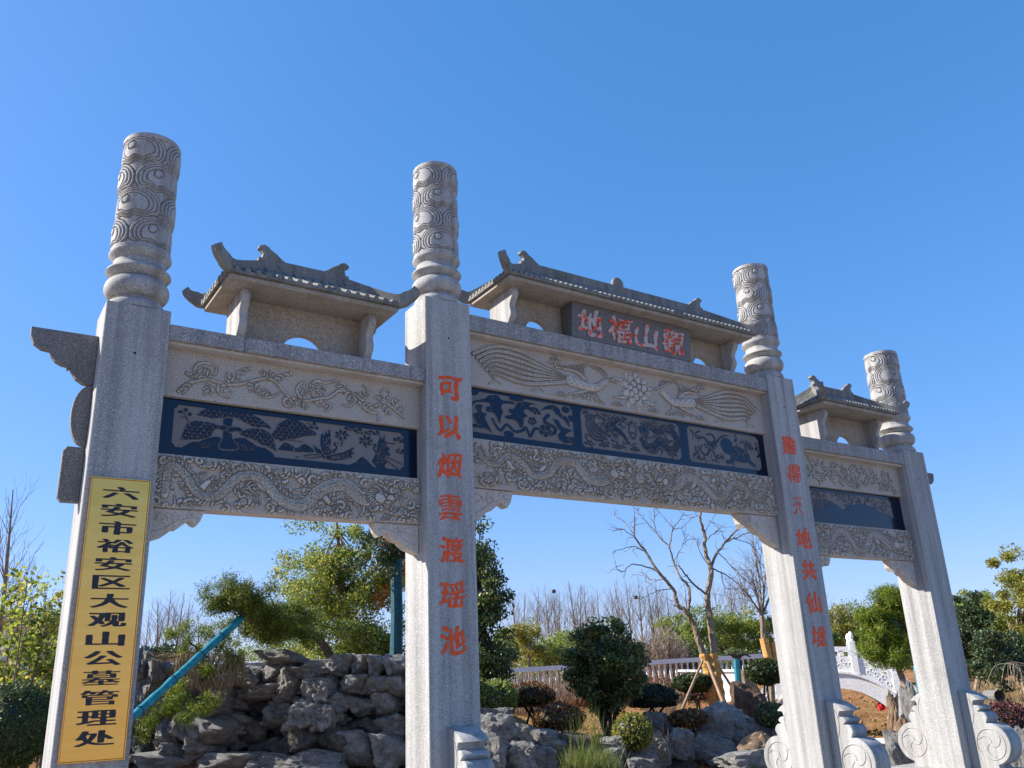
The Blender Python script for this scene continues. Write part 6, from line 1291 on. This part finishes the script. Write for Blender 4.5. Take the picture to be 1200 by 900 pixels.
# white railing -------------------------------------------------------------
def railing(A, B, hgt, step, label, name='stone_railing'):
    A, B = np.array(A), np.array(B); L = np.linalg.norm((B-A)[:2]); e = (B-A)/L; n_ = np.array([-e[1], e[0], 0.0]); z = np.array([0, 0, 1.0]); t = thing(name, tuple(A), label, 'railing'); m = (A+B)/2
    mb = MB(); mb.obox(m+z*(hgt-.09), (e, n_, z), (L/2, .14, .09)); mb.build('top_rail', M['marble'], t)
    mb = MB(); mb.obox(m+z*.06, (e, n_, z), (L/2, .12, .06)); mb.build('base_rail', M['marble'], t)
    k = 0; x = .1
    while x < L:
        mb = MB(); p = A+e*x+z*(hgt-.18+.12)/2; h_ = (hgt-.18-.12)/2
        prof = [(.045, -h_), (.055, -h_*.8), (.03, -h_*.6), (.055, -h_*.1), (.06, h_*.2), (.03, h_*.65), (.05, h_*.85), (.045, h_)]
        mb.lathe(p[0], p[1], [(r, p[2]+zz) for r, zz in prof], 8); mb.build('baluster', M['marble'], t); x += step; k += 1
    return t
A = onground(574, 36); B = onground(905, 40); railing(A, B, 1.12, .27, 'long white balustrade far behind the shrubs in the middle arch')
# a low white wall continuing to the right
A = fs(838, 800, 33); B = fs(880, 800, 31)
for (ua, ub, s_, lb) in ((800, 824, 34, 'short white plastered wall section left of the forked bare trunks'), (838, 868, 31, 'short white plastered wall section right of the forked bare trunks')):
    a_, b_ = onground(ua, s_), onground(ub, s_-.6); e = unit(b_-a_); n_ = np.array([-e[1], e[0], 0]); top = fs(ua, 788, s_)[2]; bz = min(a_[2], b_[2])-.1; t = thing('garden_wall', tuple(a_), lb, 'wall'); L = np.linalg.norm(b_-a_)
    mb = MB(); m = (a_+b_)/2; m[2] = (top+bz)/2; mb.obox(m, (e, n_, (0, 0, 1)), (L/2, .1, (top-bz)/2)); mb.build('wall_panel', M['white_paint'], t)
    mb = MB(); m[2] = top+.04; mb.obox(m, (e, n_, (0, 0, 1)), (L/2+.06, .16, .04)); mb.build('wall_cap', M['marble'], t)

# ------------------------------------------------------------------ WHITE ARCH BRIDGE
BS = 24.0; bc = fs(978, 800, BS); e = unit(HR-HF*.30); nn = np.array([-e[1], e[0], 0.0]); zz = np.array([0, 0, 1.0])
if nn@HF < 0: nn = -nn
ztop = fs(978, 789, BS)[2]; g0 = 0.3
br = thing('arch_bridge', (bc[0], bc[1], g0), 'white stone humpback bridge with carved railing between the two right pillars', 'bridge')
def BP(x, y, z): return np.array([bc[0], bc[1], 0])+e*x+nn*y+zz*z
xs = np.linspace(-2.6, 2.35, 34)
ex = lambda x: ztop-1.22*(abs(x)/1.95)**2.1 if abs(x) < 2.0 else ztop-1.22*(2.0/1.95)**2.1-.9*(abs(x)-2.0)
for side, y0 in ((0, 0.0), (1, 1.3)):
    V = []; F = []
    for i, x in enumerate(np.linspace(-1.98, 1.98, 31)):
        zt_ = ex(x); q = abs(x)/1.98; zi = zt_-.37-.10*q**6
        for yy in (y0, y0+.16): V += [BP(x, yy, zt_), BP(x*.93, yy, zi)]
    for i in range(30):
        a = i*4; b_ = a+4; F += [(a, b_, b_+1, a+1), (a+2, a+3, b_+3, b_+2), (a, a+2, b_+2, b_), (a+1, b_+1, b_+3, a+3)]
    F += [(0, 1, 3, 2), (120, 122, 123, 121)]; mkobj('arch_ring', V, F, M['marble'], br)
V = []; F = []
for x in xs: V += [BP(x, -.05, ex(x)+.05), BP(x, 1.51, ex(x)+.05), BP(x, -.05, ex(x)), BP(x, 1.51, ex(x))]
for i in range(len(xs)-1): a = i*4; b_ = a+4; F += [(a, b_, b_+1, a+1), (a+2, a+3, b_+3, b_+2), (a, a+2, b_+2, b_), (a+1, b_+1, b_+3, a+3)]
mkobj('deck', V, F, M['marble'], br)
V = []; F = []
for x in np.linspace(-1.8, 1.8, 25): q = abs(x)/1.98; zi = ex(x)-.37-.1*q**6; V += [BP(x, .16, zi+.02), BP(x, 1.30, zi+.02)]
F = [(2*i, 2*i+1, 2*i+3, 2*i+2) for i in range(24)]; mkobj('vault', V, F, M['granite'], br)
px_ = [-2.4, -1.42, -.42, .58, 1.50, 2.3]
for y0 in (.06, 1.38):
    for i, x in enumerate(px_):
        z0 = ex(x)+.04; mb = MB(); mb.obox(BP(x, y0, z0+.41), (e, nn, zz), (.075, .075, .41)); po = mb.build('post', M['marble'], br)
        c = BP(x, y0, 0); mb = MB(); mb.lathe(c[0], c[1], [(.05, z0+.82), (.075, z0+.85), (.045, z0+.88), (.07, z0+.95), (.06, z0+1.02), (.02, z0+1.08)], 10); mb.build('finial', M['marble'], po)
    for x0_, x1_ in zip(px_[:-1], px_[1:]):
        za, zb = ex(x0_)+.04, ex(x1_)+.04; d = BP(x1_, y0, zb)-BP(x0_, y0, za); L = np.linalg.norm(d); d = d/L; u2 = unit(zz-d*(d@zz)) ; m = (BP(x1_, y0, zb)+BP(x0_, y0, za))/2
        def slab(zl, zh, th):
            Vq = [BP(x_, y0+s2*th, z_+o_) for x_, z_ in ((x0_+.075, za), (x1_-.075, zb)) for s2 in (-1, 1) for o_ in (zl, zh)]
            mb = MB(); mb.add(Vq, [(0, 1, 3, 2), (4, 6, 7, 5), (0, 4, 5, 1), (2, 3, 7, 6), (1, 5, 7, 3), (0, 2, 6, 4)]); return mb
        slab(.60, .70, .055).build('handrail', M['marble'], br); pn = slab(.06, .46, .035).build('carved_panel', M['marble'], br)
        mb = MB(); 
        for k in range(9):
            f_ = (k+.5)/9; x_ = x0_+.075+(x1_-x0_-.15)*f_; z_ = za+(zb-za)*f_+.28+.07*math.sin(k*2.3); c = BP(x_, y0-.037, z_); mb.tube([c+e*.045*math.cos(a)+zz*.05*math.sin(a) for a in np.linspace(0, 5.2, 9)], .011, 4)
        tag(mb.build('panel_carving', M['marble'], pn), kind='stuff')
        mb = MB(); 
        for f_ in (.3, .7): x_ = x0_+(x1_-x0_)*f_; mb.obox(BP(x_, y0, za+(zb-za)*f_+.53), (e, nn, zz), (.05, .04, .075))
        tag(mb.build('rail_block', M['marble'], br), kind='stuff')
for x0_, x1_ in ((-2.7, -1.9), (1.86, 2.4)):
    mb = MB(); q = [BP(x0_, 0.0, 0), BP(x1_, 0.0, 0), BP(x1_, 1.46, 0), BP(x0_, 1.46, 0)]; mb.prism([(p[0], p[1]) for p in q], 'z', -.2, ex((x0_+x1_)/2)-.15); mb.build('abutment', M['rock'], br)
mb = MB(); p0_, p1_ = fs(1073, 780, 15.6), onground(1077, 15.6); mb.tube([p1_, (p0_+p1_)/2, p0_], [.06, .055, .05], 8); tp = mb.build('teal_prop', M['teal'], None, origin=p1_); tag(tp, 'short teal wrapped post half hidden by the rightmost pillar', 'pole')
o = MB(); c = fs(1050, 858, 26); cc = onground(1043, 21.5); o.box(cc[0]-.14, cc[0]+.14, cc[1]-.14, cc[1]+.14, cc[2], cc[2]+.28, .02)
# cloth caught on the arch
V = []; 
for i in range(5):
    for j in range(4): V.append(BP(.95+i*.05, .12+.02*math.sin(i*2+j), ex(.95)-.50-.06*j+.012*math.sin(i*1.7+j)))
mkc = mkobj('red_cloth', V, [(i*4+j, i*4+j+1, (i+1)*4+j+1, (i+1)*4+j) for i in range(4) for j in range(3)], M['cloth_red'], None, origin=V[0]); tag(mkc, 'small red cloth hanging at the underside of the bridge arch', 'cloth')

# stone path and debris at the far right -----------------------------------
def flat(name, quad, z, mat, label, th=.06):
    mb = MB(); P = [onground(u, s_) for u, s_ in quad]; zz_ = max(p[2] for p in P)+z; mb.prism([(p[0], p[1]) for p in P], 'z', zz_-th, zz_); return tag(mb.build(name, mat, None), label, None, None, 'structure')
flat('path', [(1104, 26), (1290, 24.5), (1290, 27.5), (1100, 29)], .05, M['marble'], 'pale stone slab path crossing at the right behind the rightmost pillar')
flat('kerb', [(1100, 22.5), (1290, 21.0), (1290, 21.8), (1100, 23.3)], .10, M['marble'], 'narrow pale kerb strip in front of the slab path')
flat('paving_strip', [(930, 21.2), (1066, 20.0), (1066, 20.7), (930, 21.9)], .06, M['marble'], 'thin pale stone strip on the soil under the bridge')
for i, (u, s_, w_, yaw, lb) in enumerate([(1132, 24.5, .9, .2, 'broken pale stone slab lying nearest the rightmost pillar'), (1150, 25.5, 1.1, -.3, 'long pale plank shaped slab among the rubble on the path'), (1142, 23.8, .6, .8, 'small tilted pale slab in the rubble on the path')]):
    c = onground(u, s_); mb = MB(); ax = unit(np.array([math.cos(yaw), math.sin(yaw), .12])); sd = unit(np.cross(ax, zz)); mb.obox(c+zz*.14, (ax, sd, np.cross(ax, sd)), (w_/2, .12, .05)); tag(mb.build('stone_slab', M['marble'], None, origin=c), lb, 'slab')
c = fs(1161, 799, 32); mb = MB(); mb.tube([c-HF*.4, c+HF*.4], .19, 12, cap=False); mb.tube([c-HF*.4, c+HF*.4], .15, 12, cap=False); pz = mb.build('pipe_section', M['granite_dark'], None, origin=c); tag(pz, 'short grey concrete pipe lying before the conifers', 'pipe')
pz.location.z = gz(c[0], c[1])+.2

# white walled house at the far left ----------------------------------------
A = onground(-90, 26); B = onground(78, 29); e2 = unit(np.array([B[0]-A[0], B[1]-A[1], 0])); n2 = np.array([-e2[1], e2[0], 0])
if n2@HF < 0: n2 = -n2
L = np.linalg.norm((B-A)[:2]); z1 = fs(30, 731, 28)[2]; hs_ = thing('white_house', tuple(A), 'low white walled house with dark eaves behind the saplings at the left edge', 'house')
m = (A+B)/2+n2*1.6; mb = MB(); mb.obox(np.array([m[0], m[1], z1/2]), (e2, n2, zz), (L/2, 1.6, z1/2)); mb.build('wall', M['white_paint'], hs_)
V = []; 
for sx in (-1, 1):
    for yy, z_ in ((-.35, z1-.06), (1.6, z1+.45), (3.55, z1-.06), (1.6, z1-.06)): V.append((A+B)/2*np.array([1, 1, 0])+e2*sx*(L/2+.3)+n2*yy+zz*z_)
mkobj('roof', V, [(0, 4, 5, 1), (1, 5, 6, 2), (0, 1, 2, 3), (7, 6, 5, 4), (0, 3, 7, 4), (3, 2, 6, 7)], M['grey_tile'], hs_)
mb = MB(); m2 = (A+B)/2+e2*(-.2)-n2*.03; mb.obox(np.array([m2[0], m2[1], z1*.62]), (e2, n2, zz), (.35, .03, .4)); mb.build('window', M['slate'], hs_)
